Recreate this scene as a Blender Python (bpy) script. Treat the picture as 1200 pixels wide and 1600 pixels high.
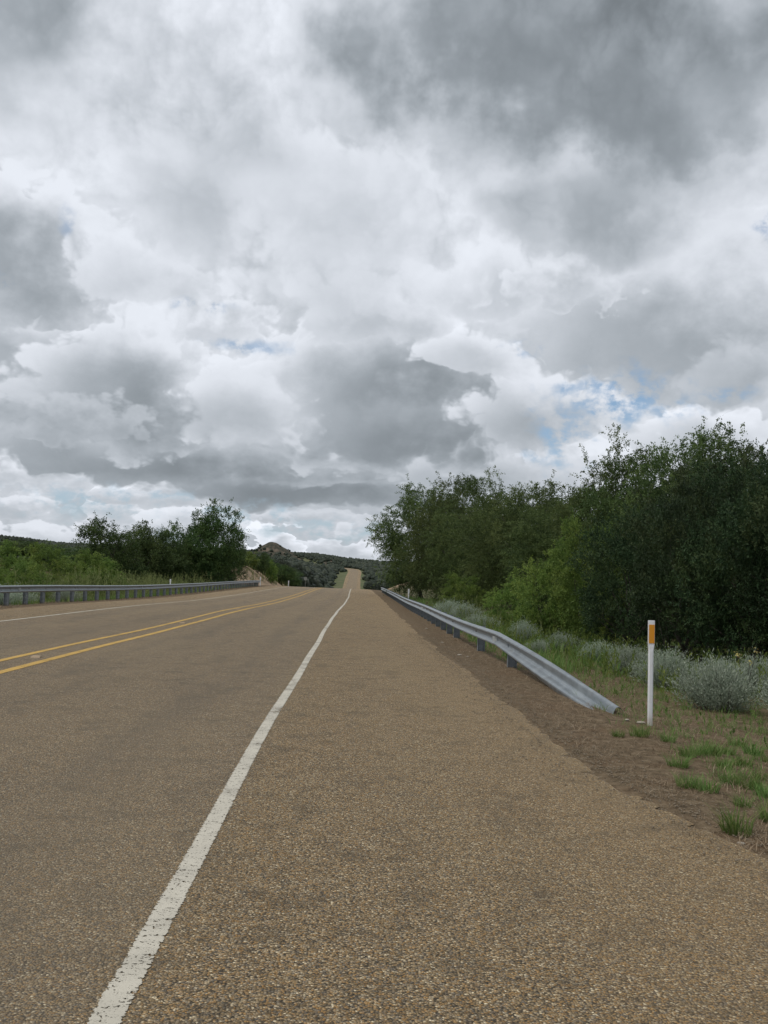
import bpy, math, random
import numpy as np

# ---------------------------------------------------------------- clear
for o in list(bpy.data.objects):
    bpy.data.objects.remove(o)
scene = bpy.context.scene
C = scene.collection
R = math.radians
EYE = 1.3287
PITCH, ROLL = 0.06141827792310916, 0.03568401605725262

# ---------------------------------------------------------------- camera
from mathutils import Vector, Matrix
cam_data = bpy.data.cameras.new('camera')
cam = bpy.data.objects.new('camera', cam_data)
C.objects.link(cam)
scene.camera = cam
cam_data.sensor_fit = 'VERTICAL'
cam_data.sensor_height = 36.0
cam_data.lens = 1555 / 1600 * 36
cam_data.clip_start = 0.05
cam_data.clip_end = 20000
rx = Vector((1, 0, 0))
up = Vector((0, -math.sin(PITCH), math.cos(PITCH)))
c_, s_ = math.cos(ROLL), math.sin(ROLL)
cr = c_ * rx + s_ * up
cu = c_ * up - s_ * rx
cf = cr.cross(cu)
cam.matrix_world = Matrix(((cr.x, cu.x, cf.x, 0), (cr.y, cu.y, cf.y, 0), (cr.z, cu.z, cf.z, EYE), (0, 0, 0, 1)))

# ---------------------------------------------------------------- node helper
class NT:
    def __init__(self, tree):
        self.t = tree
        self.n = tree.nodes
        self.l = tree.links
        self.n.clear()
    def add(self, kind, **kw):
        nd = self.n.new(kind)
        for k, v in kw.items():
            setattr(nd, k, v)
        return nd
    def put(self, sock, v):
        if hasattr(v, 'is_output') or isinstance(v, bpy.types.NodeSocket):
            self.l.new(v, sock)
        elif v is not None:
            if sock.type == 'RGBA' and not isinstance(v, (int, float)) and len(v) == 3:
                v = tuple(v) + (1,)
            sock.default_value = v
    def math(self, op, a, b=None, c=None, clamp=False):
        nd = self.add('ShaderNodeMath', operation=op, use_clamp=clamp)
        self.put(nd.inputs[0], a)
        if b is not None: self.put(nd.inputs[1], b)
        if c is not None: self.put(nd.inputs[2], c)
        return nd.outputs[0]
    def vmath(self, op, a, b=None, scale=None):
        nd = self.add('ShaderNodeVectorMath', operation=op)
        self.put(nd.inputs[0], a)
        if b is not None: self.put(nd.inputs[1], b)
        if scale is not None: self.put(nd.inputs['Scale'], scale)
        return nd.outputs['Value'] if op in ('LENGTH', 'DOT_PRODUCT', 'DISTANCE') else nd.outputs['Vector']
    def mix(self, f, a, b, mode='MIX'):
        nd = self.add('ShaderNodeMix', data_type='RGBA', blend_type=mode)
        self.put(nd.inputs[0], f); self.put(nd.inputs[6], a); self.put(nd.inputs[7], b)
        return nd.outputs[2]
    def smooth(self, v, a, b, lo=0.0, hi=1.0):
        nd = self.add('ShaderNodeMapRange', interpolation_type='SMOOTHSTEP')
        self.put(nd.inputs[0], v); nd.inputs[1].default_value = a; nd.inputs[2].default_value = b
        nd.inputs[3].default_value = lo; nd.inputs[4].default_value = hi
        return nd.outputs[0]
    def noise(self, vec, scale, detail=4, rough=0.5, dist=0.0, col=False):
        nd = self.add('ShaderNodeTexNoise')
        if vec is not None: self.put(nd.inputs['Vector'], vec)
        nd.inputs['Scale'].default_value = scale; nd.inputs['Detail'].default_value = detail
        nd.inputs['Roughness'].default_value = rough; nd.inputs['Distortion'].default_value = dist
        return nd.outputs['Color'] if col else nd.outputs['Fac']
    def sep(self, v):
        nd = self.add('ShaderNodeSeparateXYZ'); self.put(nd.inputs[0], v); return nd.outputs
    def comb(self, x, y, z=0.0):
        nd = self.add('ShaderNodeCombineXYZ')
        self.put(nd.inputs[0], x); self.put(nd.inputs[1], y); self.put(nd.inputs[2], z)
        return nd.outputs[0]
    def ramp(self, f, stops, interp='LINEAR'):
        nd = self.add('ShaderNodeValToRGB'); self.put(nd.inputs[0], f)
        cr_ = nd.color_ramp; cr_.interpolation = interp
        while len(cr_.elements) < len(stops): cr_.elements.new(0.5)
        for e_, (p, col) in zip(cr_.elements, stops):
            e_.position = p; e_.color = tuple(col) + (1,)
        return nd.outputs[0]

# ---------------------------------------------------------------- world: blue sky under broken cumulus
SUN_EL, SUN_AZ = 58.0, -118.0          # azimuth measured from the driving direction (+Y), clockwise
world = bpy.data.worlds.new('World')
scene.world = world
world.use_nodes = True
world.cycles.sampling_method = 'NONE'
N = NT(world.node_tree)
tc = N.add('ShaderNodeTexCoord')
direc = N.vmath('NORMALIZE', tc.outputs['Generated'])
dx, dy, dz = N.sep(direc)[:3]
az = N.math('MULTIPLY', N.math('ARCTAN2', dx, dy), 57.2958)
el = N.math('MULTIPLY', N.math('ARCSINE', dz), 57.2958)
uv = N.comb(az, el)
CLOUDS = [  # azimuth, elevation, radii (degrees), dark core, lit rim, softness, opacity; far banks first, nearest overhead last
    (-19.5, 4.7, 5.0, 1.9, 186, 246, 0.11, 1.0), (-15.2, 2.8, 2.4, 1.5, 188, 250, 0.10, 1.0), (-11.0, 2.5, 2.8, .8, 195, 238, 0.17, .9),
    (-18.5, 1.2, 4.5, 1.0, 196, 234, 0.21, .9),
    (1.5, 2.0, 4.6, 1.0, 186, 226, 0.21, .9), (-2.2, 1.0, 4.4, 1.0, 180, 240, 0.14, 1.0), (-6.0, 1.3, 1.6, 1.45, 185, 252, 0.08, 1.0), (-8.4, .7, 1.6, .9, 200, 252, 0.10, 1.0),
    (-14, 3.6, 4.5, .6, 170, 214, .3, .8), (-1.0, 3.7, 4.6, .6, 164, 206, .3, .8), (-9.0, 4.1, 3.6, .55, 160, 212, .3, .8), (-20, 2.8, 3.4, .7, 176, 236, .25, .8),
    (-4.5, 3.0, 3.4, .55, 170, 215, 0.28, .7),
    (16.6, 8.3, 5.0, 2.4, 180, 246, 0.11, 1.0), (10.5, 6.6, 3.2, 1.6, 192, 240, 0.21, .9),
    (-4.0, 4.6, 9.5, 1.5, 116, 180, 0.42, .95), (-2.0, 6.0, 9.5, 1.6, 148, 208, 0.35, .9), (6.0, 5.8, 7.0, 1.8, 162, 216, 0.35, .9),
    (-12.5, 6.0, 13.0, 1.9, 118, 196, 0.35, .95), (-21.0, 8.0, 6.0, 2.2, 142, 214, 0.35, .9),
    (7.8, 10.4, 5.6, 3.4, 172, 246, 0.17, 1.0),
    (-21.5, 11.6, 5.4, 3.6, 160, 236, 0.28, .95), (-14.2, 9.8, 7.6, 4.4, 138, 236, 0.24, 1.0),
    (-5.4, 11.4, 4.0, 3.6, 190, 244, 0.21, .9),
    (0.3, 10.2, 9.0, 5.4, 132, 240, 0.24, 1.0), (0.3, 7.8, 8.0, 2.0, 124, 166, 0.63, .75),
    (16.0, 14.2, 10.6, 5.2, 152, 228, 0.32, .95), (19.5, 11.2, 4.5, 2.2, 162, 214, 0.49, .6),
    (-21.8, 16.0, 6.6, 4.2, 144, 238, 0.15, 1.0),
    (8.6, 9.4, 4.6, 2.8, 158, 236, .3, .95), (4.9, 12.6, 3.6, 2.2, 188, 246, .25, .9), (-8.2, 9.0, 3.4, 2.4, 176, 230, .35, .8), (-17.8, 7.6, 4.4, 1.5, 158, 204, .4, .7),
    (-9.6, 13.6, 3.4, 1.8, 192, 240, .3, .8), (-1.8, 14.6, 5.4, 2.4, 178, 242, .25, .85), (5.6, 16.4, 4.4, 2.2, 190, 240, .3, .8), (-14.4, 15.8, 4.0, 2.2, 194, 238, .3, .8), (10.0, 16.4, 3.6, 1.8, 186, 236, .3, .8),
    (-3.0, 16.4, 7.0, 3.2, 196, 238, 0.42, .6), (-2.9, 20.8, 6.0, 4.2, 204, 240, 0.21, .8),
    (-12.2, 20.3, 5.0, 3.4, 178, 222, 0.63, .8), (-8.6, 23.0, 6.2, 2.8, 180, 224, 0.63, .7),
    (8.0, 20.4, 3.0, 2.2, 186, 230, 0.35, .9), (12.4, 20.8, 6.6, 3.6, 152, 236, 0.35, .95),
    (-21.5, 27.6, 8.0, 6.2, 140, 222, 0.63, .95),
    (20.5, 27.6, 6.4, 5.6, 150, 214, 0.63, .8), (11.0, 29.5, 17.0, 9.0, 112, 196, 0.49, 1.0), (13.6, 26.0, 7.0, 4.4, 124, 160, 0.63, .8), (6.5, 28.5, 7.0, 3.4, 130, 165, 0.63, .7),
]
GAPS = [(13.2, 10.2, 4.4, 1.6, 1.0), (-8.1, 12.6, 2.6, 0.5, .65), (-10.8, 14.6, 1.6, 0.5, .7), (-18.6, 18.2, 0.5, 1.2, .45),
        (21.0, 19.1, 0.8, 1.0, .8), (-16.8, 3.4, 4.4, 1.2, 1.0), (-7.9, 2.8, 4.2, 1.0, 1.0), (-3.2, 2.3, 4.2, 0.8, .95), (-12.6, 3.9, 3, .4, .7),
        (10.2, 7.8, 2.2, 1.9, .9), (-22.0, 14.6, 1.0, .6, .8), (-12, 1.3, 3.5, .7, .8), (4.0, 3.0, 1.5, 0.5, .5), (19.0, 10.4, 2.0, .5, .6), (7.5, 12.9, 1.6, .5, .5), (15.8, 9.5, 1.6, .6, .7)]
F = N.math('MULTIPLY_ADD', N.math('LOGARITHM', N.math('ADD', N.math('MAXIMUM', el, -2.0), 4.0), 2.718282), 6.0, N.math('MULTIPLY', el, 0.85))
q = N.comb(az, F)
f_big = N.noise(q, 0.07, 3, 0.5)
wcol = N.vmath('SUBTRACT', N.noise(q, 0.15, 5, 0.52, col=True), (0.5, 0.5, 0.5))
f_mid = N.sep(wcol)[2]
f_fine = N.math('SUBTRACT', N.noise(q, 0.6, 4, 0.6), 0.5)
qw = N.vmath('ADD', q, N.vmath('SCALE', wcol, scale=5.0))
def bubbles(scale):
    nd = N.add('ShaderNodeTexVoronoi', feature='F1', voronoi_dimensions='2D')
    N.put(nd.inputs['Vector'], qw); nd.inputs['Scale'].default_value = scale
    return N.math('SUBTRACT', 0.40, nd.outputs['Distance'])
p1 = bubbles(0.34); p2 = bubbles(0.85); p3 = bubbles(2.1)
puff = N.math('MULTIPLY_ADD', p2, 0.55, p1)
puff = N.math('MULTIPLY_ADD', p3, 0.24, puff)
Wv = N.vmath('MULTIPLY', wcol, (1.9, 1.5, 0))
Ws = N.vmath('MULTIPLY', N.vmath('SUBTRACT', N.noise(q, 0.62, 3, 0.55, col=True), (0.5, 0.5, 0.5)), (2.0, 2.0, 0))
edge_n = N.math('MULTIPLY_ADD', f_fine, -0.12, N.math('MULTIPLY', puff, -0.62))
edge_hi = N.math('MULTIPLY_ADD', f_fine, -0.35, N.math('MULTIPLY', puff, -0.26))
relief_n = N.math('MULTIPLY_ADD', f_fine, 0.55, N.math('MULTIPLY_ADD', puff, 0.48, N.math('MULTIPLY', f_mid, 0.5)))

sky = N.add('ShaderNodeTexSky', sky_type='NISHITA')
sky.sun_disc = False
sky.sun_elevation = R(SUN_EL)
sky.sun_rotation = R(SUN_AZ)
K = 10.0
# clear air between the clouds, paler towards the horizon
blue = N.mix(0.55, sky.outputs[0], N.ramp(N.math('MULTIPLY', el, 0.025), [(0.0, (4.6, 6.2, 7.8)), (.25, (2.6, 4.3, 6.6)), (.6, (2.1, 3.5, 5.8))]))

# everything cloudy is worked out as a brightness (display value 0..1) and a share of blue
def cblob(vec, a_, e_, ra, re_):
    v = N.vmath('MULTIPLY_ADD', uv, (1 / ra, 1 / re_, 0))
    nd = v.node; N.l.new(vec, nd.inputs[2])
    return N.vmath('ADD', v, (-a_ / ra, -e_ / re_, 0))
veil = N.math('MULTIPLY_ADD', f_mid, 0.42, 0.862)
veil = N.math('MULTIPLY_ADD', f_fine, 0.16, veil)
veil = N.math('MULTIPLY_ADD', puff, 0.10, veil)
veil = N.math('SUBTRACT', veil, N.smooth(el, 7.0, 1.0, 0.0, 0.08))
front = N.smooth(N.math('ABSOLUTE', az), 24.0, 34.0)
rest = N.math('MULTIPLY', N.smooth(f_big, 0.40, 0.34, 0, 0.8), front)
B = rest
V = veil
def cloud(V, B, a_, e_, ra, re_, dark, light, soft=0.35, op=1.0):
    v = cblob(Ws if re_ < 2.0 and ra < 6 else Wv, a_, e_, ra, re_)
    vy = N.sep(v)[1]
    ln = N.math('ADD', N.vmath('LENGTH', v), edge_hi if e_ > 19 else edge_n)
    if e_ < 19: ln = N.math('MULTIPLY_ADD', N.math('MAXIMUM', N.math('MULTIPLY_ADD', vy, -1.0, -0.35), 0.0), 0.8, ln)
    m = N.smooth(ln, 1.12, 1.12 - soft * (1.5 if e_ > 19 else 1), 0, op)
    sh = N.math('MULTIPLY_ADD', vy, 0.48, relief_n)
    sh = N.math('MULTIPLY_ADD', ln, 0.72, sh)
    nd = N.add('ShaderNodeMapRange', interpolation_type='SMOOTHSTEP')
    N.put(nd.inputs[0], sh); nd.inputs[1].default_value = -0.25; nd.inputs[2].default_value = 1.1
    nd.inputs[3].default_value = dark / 255; nd.inputs[4].default_value = light / 255
    mx = N.add('ShaderNodeMix', data_type='FLOAT'); N.put(mx.inputs[0], m); N.put(mx.inputs[2], V); N.put(mx.inputs[3], nd.outputs[0])
    B = N.math('SUBTRACT', B, N.math('MULTIPLY', B, m))
    return mx.outputs[0], B
for a_, e_, ra, re_, dk, lt, so, op in CLOUDS:
    V, B = cloud(V, B, a_, e_, ra, re_, dk, lt, so, op)
gap = None
for (a_, e_, ra, re_, st) in GAPS:
    m = N.smooth(N.vmath('LENGTH', cblob(N.vmath('SCALE', Ws, scale=1.1), a_, e_, ra, re_)), 1.2, 0.1, 0, st)
    gap = m if gap is None else N.math('MAXIMUM', gap, m)
gap = N.math('MULTIPLY', gap, N.smooth(N.math('ADD', f_fine, N.math('MULTIPLY', f_mid, .6)), .08, -.10, .0, 1))
B = N.math('MAXIMUM', B, gap)
# the part of the sky outside this view: the same broken cloud, procedurally
rest_v = N.math('MULTIPLY_ADD', N.math('SUBTRACT', f_big, .5), -1.6, 0.76)
rest_v = N.math('MULTIPLY_ADD', puff, 0.12, rest_v)
rest_m = N.math('MAXIMUM', front, N.smooth(el, 33.0, 42.0), clamp=True)
mx = N.add('ShaderNodeMix', data_type='FLOAT'); N.put(mx.inputs[0], rest_m); N.put(mx.inputs[2], V); N.put(mx.inputs[3], rest_v)
V = N.math('MINIMUM', N.math('MULTIPLY_ADD', mx.outputs[0], 0.90, 0.097), 1.0)
lin = N.math('MULTIPLY', N.math('POWER', V, 2.2), K)
# the darker the cloud the bluer its grey
grey = N.vmath('SCALE', N.mix(N.smooth(V, .5, .95), (.875, .985, 1.085), (.94, .985, 1.065)), scale=lin)
col = N.mix(B, grey, blue)
bg = N.add('ShaderNodeBackground')
N.put(bg.inputs[0], col)
bg.inputs[1].default_value = 0.1
wo = N.add('ShaderNodeOutputWorld')
N.l.new(bg.outputs[0], wo.inputs[0])

# ---------------------------------------------------------------- sun behind the cloud
sun_d = bpy.data.lights.new('sun', 'SUN')
sun_d.energy = 1.5
sun_d.angle = R(14)
sun_d.color = (1.0, 0.95, 0.88)
sun = bpy.data.objects.new('sun', sun_d)
C.objects.link(sun)
a_ = R(SUN_AZ)
sdir = Vector((math.sin(a_) * math.cos(R(SUN_EL)), math.cos(a_) * math.cos(R(SUN_EL)), math.sin(R(SUN_EL))))
sun.rotation_euler = sdir.to_track_quat('Z', 'Y').to_euler()
sun.location = (0, 0, 60)

scene.view_settings.view_transform = 'Standard'
scene.view_settings.look = 'None'
scene.view_settings.exposure = 0.0
scene.view_settings.gamma = 1.0
scene.render.engine = 'CYCLES'
scene.cycles.max_bounces = 5
scene.cycles.diffuse_bounces = 2
scene.cycles.transparent_max_bounces = 8

# ---------------------------------------------------------------- objects helpers
def tag(o, label=None, cat=None, group=None, kind=None):
    if label: o['label'] = label
    if cat: o['category'] = cat
    if group: o['group'] = group
    if kind: o['kind'] = kind
    return o
def empty(name, loc=(0, 0, 0), rz=0.0):
    o = bpy.data.objects.new(name, None)
    o.empty_display_size = 0.3
    o.location = loc
    o.rotation_euler = (0, 0, rz)
    C.objects.link(o)
    return o
def mesh_np(name, verts, faces, mat, uvs=None, smooth=False, attr=None):
    """verts (n,3); faces (m,k) all the same size"""
    verts = np.asarray(verts, np.float32); faces = np.asarray(faces, np.int32)
    me = bpy.data.meshes.new(name)
    m, k = faces.shape
    me.vertices.add(len(verts)); me.vertices.foreach_set('co', verts.ravel())
    me.loops.add(m * k); me.loops.foreach_set('vertex_index', faces.ravel())
    me.polygons.add(m)
    me.polygons.foreach_set('loop_start', np.arange(0, m * k, k, dtype=np.int32))
    if smooth: me.polygons.foreach_set('use_smooth', np.ones(m, dtype=bool))
    if uvs is not None:
        ul = me.uv_layers.new(name='UVMap')
        ul.data.foreach_set('uv', np.asarray(uvs, np.float32)[faces.ravel()].ravel())
    if attr is not None:
        at = me.attributes.new('tint', 'FLOAT', 'POINT')
        at.data.foreach_set('value', np.asarray(attr, np.float32))
    me.materials.append(mat)
    me.update(calc_edges=True)
    me.validate()
    return me
def link(name, me, parent=None):
    o = bpy.data.objects.new(name, me)
    C.objects.link(o)
    if parent is not None: o.parent = parent
    return o
def copy_tree(o, parent=None):
    c = o.copy(); C.objects.link(c)
    if parent is not None: c.parent = parent
    for ch in [x for x in bpy.data.objects if x.parent == o]:
        copy_tree(ch, c)
    return c

class MB:
    """small collector for hard-surface parts"""
    def __init__(self): self.v = []; self.f = []
    def box(self, cx, cy, cz, sx, sy, sz, b=0.0):
        n = len(self.v)
        x, y, z = sx / 2, sy / 2, sz / 2
        if b <= 0:
            self.v += [(cx + i * x, cy + j * y, cz + k * z) for k in (-1, 1) for j in (-1, 1) for i in (-1, 1)]
            self.f += [tuple(n + i for i in q) for q in ((0, 2, 3, 1), (4, 5, 7, 6), (0, 1, 5, 4), (2, 6, 7, 3), (0, 4, 6, 2), (1, 3, 7, 5))]
        else:
            ring = [(-x + b, -y), (x - b, -y), (x, -y + b), (x, y - b), (x - b, y), (-x + b, y), (-x, y - b), (-x, -y + b)]
            self.loft([[(cx + px, cy + py, cz - z) for px, py in ring], [(cx + px, cy + py, cz + z) for px, py in ring]])
        return self
    def loft(self, rings, cap=True, closed=True):
        n = len(self.v); k = len(rings[0])
        for r_ in rings: self.v += [tuple(p) for p in r_]
        for i in range(len(rings) - 1):
            for j in range(k if closed else k - 1):
                a = n + i * k + j; b = n + i * k + (j + 1) % k
                self.f.append((a, b, b + k, a + k))
        if cap and closed:
            self.f.append(tuple(n + j for j in range(k))[::-1])
            self.f.append(tuple(n + (len(rings) - 1) * k + j for j in range(k)))
        return self
    def tube(self, pts, rads, k=8):
        pts = [Vector(p) for p in pts]
        rings = []
        ref = Vector((0.3, 0.9, 0.1))
        for i, p in enumerate(pts):
            d = (pts[min(i + 1, len(pts) - 1)] - pts[max(i - 1, 0)]).normalized()
            u = d.cross(ref)
            if u.length < 1e-3: u = d.cross(Vector((1, 0, 0)))
            u.normalize(); w = d.cross(u)
            rings.append([p + (u * math.cos(2 * math.pi * j / k) + w * math.sin(2 * math.pi * j / k)) * rads[i] for j in range(k)])
        return self.loft(rings)
    def mesh(self, name, mat, smooth=False):
        me = bpy.data.meshes.new(name)
        me.from_pydata([tuple(v) for v in self.v], [], self.f)
        me.materials.append(mat)
        if smooth:
            for p in me.polygons: p.use_smooth = True
        me.update()
        return me

# ---------------------------------------------------------------- materials
def material(name):
    m = bpy.data.materials.new(name); m.use_nodes = True
    T = NT(m.node_tree)
    out = T.add('ShaderNodeOutputMaterial')
    b = T.add('ShaderNodeBsdfPrincipled')
    T.l.new(b.outputs[0], out.inputs[0])
    b.inputs['Roughness'].default_value = 0.85
    b.inputs['Specular IOR Level'].default_value = 0.25
    return m, T, b, out
def objco(T): return T.add('ShaderNodeTexCoord').outputs['Object']
def uvco(T): return T.add('ShaderNodeUVMap').outputs['UV']
def bump(T, b, h, strength, dist):
    bm = T.add('ShaderNodeBump'); bm.inputs['Strength'].default_value = strength; bm.inputs['Distance'].default_value = dist
    T.put(bm.inputs['Height'], h); T.l.new(bm.outputs[0], b.inputs['Normal'])
    return bm

def make_chipseal():
    m, T, b, out = material('chip_seal')
    P = objco(T); U = T.sep(uvco(T)); t = U[0]
    x, y = T.sep(P)[:2]; P2 = T.comb(x, y)
    P2w = T.vmath('ADD', P2, T.vmath('SCALE', T.noise(P2, 60, 2, 0.5, col=True), scale=0.008))
    v1 = T.add('ShaderNodeTexVoronoi', voronoi_dimensions='2D'); T.put(v1.inputs['Vector'], P2w); v1.inputs['Scale'].default_value = 118
    v1.inputs['Randomness'].default_value = 1.0
    r1 = T.sep(v1.outputs['Color'])
    v2 = T.add('ShaderNodeTexVoronoi', voronoi_dimensions='2D'); T.put(v2.inputs['Vector'], P2); v2.inputs['Scale'].default_value = 36
    r2 = T.sep(v2.outputs['Color'])
    stones = T.ramp(r1[0], [(0.0, (.050, .043, .036)), (0.2, (.105, .085, .062)), (0.42, (.185, .145, .100)), (0.62, (.255, .19, .115)), (0.78, (.31, .25, .185)), (0.93, (.42, .36, .28)), (1.0, (.66, .60, .50))])
    stones = T.mix(T.smooth(r1[1], .62, .95, 0, .75), stones, (.33, .20, .085))
    stones = T.mix(T.smooth(r1[2], .70, .95, 0, .7), stones, (.15, .145, .15))
    gapm = T.smooth(v1.outputs['Distance'], 0.48, 0.82)
    c = T.mix(T.math('MULTIPLY', gapm, .88), stones, (.035, .030, .026))
    # patches where chips are lost / darker binder shows
    pat = T.noise(P2, 3.2, 5, 0.65)
    c = T.mix(T.smooth(pat, .48, .74, 0, .5), c, (.055, .05, .045))
    c = T.mix(T.smooth(r2[0], .72, 1.0, 0, .25), c, (.05, .046, .042))
    big = T.noise(T.comb(T.math('MULTIPLY', x, 1.0), T.math('MULTIPLY', y, .18)), .55, 4, .55)
    c = T.mix(T.smooth(big, .42, .68, 0, .22), c, (.28, .225, .155))
    blot = T.noise(T.comb(T.math('MULTIPLY', x, 1.6), T.math('MULTIPLY', y, .5)), 1.1, 5, .6)
    c = T.mix(T.smooth(blot, .52, .72, 0, .30), c, (.075, .066, .056))
    # travelled lanes: greyer, polished; wheel paths darker
    ta = T.math('ABSOLUTE', t)
    lane = T.smooth(ta, 3.95, 3.55)
    c = T.mix(T.math('MULTIPLY', lane, .20), c, (.165, .150, .142))
    wp = T.math('ADD', T.smooth(T.math('ABSOLUTE', T.math('SUBTRACT', ta, 1.15)), .55, .1), T.smooth(T.math('ABSOLUTE', T.math('SUBTRACT', ta, 2.85)), .5, .1))
    wn = T.noise(T.comb(T.math('MULTIPLY', t, 2.0), T.math('MULTIPLY', y, .22)), 1.0, 5, .6)
    c = T.mix(T.math('MULTIPLY', T.math('MULTIPLY', wp, .33), T.smooth(wn, .35, .65)), c, (.10, .09, .084))
    # dust blown over the outer shoulder
    dust = T.math('MULTIPLY', T.smooth(ta, 4.8, 6.2), .22)
    c = T.mix(dust, c, (.26, .195, .125))
    c = T.mix(1.0, c, (1.35, 1.255, 1.01), 'MULTIPLY')
    c = T.mix(T.math('MULTIPLY', lane, .8), c, T.mix(1.0, c, (.95, .965, 1.0), 'MULTIPLY'))
    T.put(b.inputs['Base Color'], c)
    b.inputs['Roughness'].default_value = 0.88
    h = T.math('SUBTRACT', T.math('MULTIPLY', r1[1], .5), T.math('MULTIPLY', T.smooth(v1.outputs['Distance'], .1, .8), 1.0))
    bump(T, b, h, 0.9, 0.006)
    return m
M = {}
M['chip'] = make_chipseal()

def make_paint(name, colr, w):
    m, T, b, out = material(name)
    P = objco(T); U = T.sep(uvco(T)); x, y = T.sep(P)[:2]; P2 = T.comb(x, y)
    n = T.noise(P2, 70, 4, .65); n2 = T.noise(T.comb(T.math('MULTIPLY', x, 14), T.math('MULTIPLY', y, 30)), 1.0, 3, .6)
    n3 = T.noise(P2, 2.5, 3, .6)
    edge = T.smooth(T.math('ABSOLUTE', U[0]), .60, 1.02)
    # paint survives on the chip tops, wears off between them and along its edges
    a = T.math('ADD', T.math('MULTIPLY', n, .75), T.math('MULTIPLY', n2, .45))
    a = T.math('SUBTRACT', a, T.math('MULTIPLY', edge, .36))
    a = T.math('SUBTRACT', a, T.math('MULTIPLY', T.smooth(n3, .5, .75), .10))
    a = T.smooth(a, w, w + .05)
    c = T.mix(T.smooth(n3, .35, .7), colr, tuple(v * .82 for v in colr))
    c = T.mix(T.smooth(n, .54, .68, 0, .55), c, tuple(v * .5 for v in colr))
    T.put(b.inputs['Base Color'], c)
    b.inputs['Roughness'].default_value = .7
    bump(T, b, n, .5, .003)
    tr = T.add('ShaderNodeBsdfTransparent'); mx = T.add('ShaderNodeMixShader')
    T.put(mx.inputs[0], a); T.l.new(tr.outputs[0], mx.inputs[1]); T.l.new(b.outputs[0], mx.inputs[2]); T.l.new(mx.outputs[0], out.inputs[0])
    return m
M['white_paint'] = make_paint('white_road_paint', (.60, .555, .455), .485)
M['yellow_paint'] = make_paint('yellow_road_paint', (.58, .36, .085), .46)

def make_ground():
    m, T, b, out = material('ground_soil_and_grass')
    P = objco(T); U = T.sep(uvco(T)); t, y = U[0], U[1]
    x3, y3 = T.sep(P)[:2]; P2 = T.comb(x3, y3)
    ta = T.math('ABSOLUTE', t)
    n1 = T.noise(P2, 9, 6, .65); n2 = T.noise(P2, 1.3, 5, .6); n3 = T.noise(P2, 45, 4, .7); nf = T.noise(P2, .02, 8, .6)
    nf2 = T.noise(P2, .09, 6, .65)
    dirt = T.ramp(n1, [(.3, (.062, .045, .026)), (.45, (.118, .085, .050)), (.58, (.178, .130, .079)), (.75, (.29, .23, .15))])
    dirt = T.mix(T.smooth(n3, .5, .72, 0, .55), dirt, (.30, .235, .165))
    dirt = T.mix(T.smooth(n3, .46, .30, 0, .6), dirt, (.035, .025, .018))
    dirt = T.mix(T.smooth(n2, .45, .7, 0, .5), dirt, (.14, .085, .048))
    st_ = T.noise(T.comb(T.math('MULTIPLY', x3, 7), T.math('MULTIPLY', y3, 2.2)), 2.0, 6, .7)
    dirt = T.mix(T.smooth(st_, .54, .68, 0, .45), dirt, (.27, .205, .135))
    dirt = T.mix(T.smooth(st_, .45, .34, 0, .6), dirt, (.045, .03, .02))
    grass = T.ramp(n1, [(.3, (.035, .042, .018)), (.5, (.075, .085, .035)), (.7, (.15, .14, .07))])
    gm = T.smooth(T.math('ADD', ta, T.math('MULTIPLY', T.math('SUBTRACT', n2, .5), 3.0)), 8.2, 10.6)
    gm = T.math('MULTIPLY', gm, T.smooth(n2, .40, .55, .35, 1))
    c = T.mix(gm, dirt, grass)
    # distant country: dry grass and pale soil between the shrubs
    farc = T.ramp(nf2, [(.32, (.038, .042, .03)), (.48, (.062, .062, .045)), (.60, (.13, .105, .078)), (.74, (.24, .185, .14))])
    farm = T.smooth(y, 210, 330)
    c = T.mix(farm, c, farc)
    verge = T.math('MULTIPLY', T.smooth(t, -17.0, -14.5), T.math('MULTIPLY', T.smooth(t, 11.0, 9.0), T.smooth(y, 420, 520)))
    c = T.mix(T.math('MULTIPLY', verge, .9), c, T.mix(T.smooth(nf2, .4, .65), (.10, .125, .055), (.15, .145, .08)))
    # bare cut banks and steep scarps
    nz = T.sep(T.add('ShaderNodeNewGeometry').outputs['Normal'])[2]
    soil = T.ramp(n2, [(.3, (.21, .145, .09)), (.5, (.34, .245, .16)), (.7, (.43, .33, .23))])
    soil = T.mix(T.smooth(n1, .5, .7, 0, .5), soil, (.12, .11, .06))
    nearbank = T.math('MULTIPLY', T.smooth(nz, .955, .925), T.smooth(y, 105, 118))
    nearbank = T.math('MULTIPLY', nearbank, T.smooth(y, 420, 400))
    c = T.mix(nearbank, c, soil)
    scarp = T.math('MULTIPLY', T.smooth(T.math('ADD', nz, T.math('MULTIPLY', T.math('SUBTRACT', nf2, .5), .35)), .86, .74), T.smooth(y, 900, 950))
    c = T.mix(scarp, c, T.mix(T.smooth(nf, .4, .6), (.22, .145, .10), (.35, .255, .18)))
    ox = T.vmath('LENGTH', T.vmath('MULTIPLY', T.vmath('SUBTRACT', P2, (-512, 1500, 0)), (1 / 9, 1 / 40, 0)))
    redm = T.math('MULTIPLY', T.smooth(T.math('ADD', ox, T.math('MULTIPLY', nf2, .8)), 1.5, 1.1), .85)
    c = T.mix(redm, c, (.42, .21, .12))
    T.put(b.inputs['Base Color'], c)
    b.inputs['Roughness'].default_value = .95
    b.inputs['Specular IOR Level'].default_value = .1
    bump(T, b, T.math('ADD', T.math('MULTIPLY', n1, .6), T.math('MULTIPLY', n3, .4)), .9, .03)
    return m
M['ground'] = make_ground()

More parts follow.
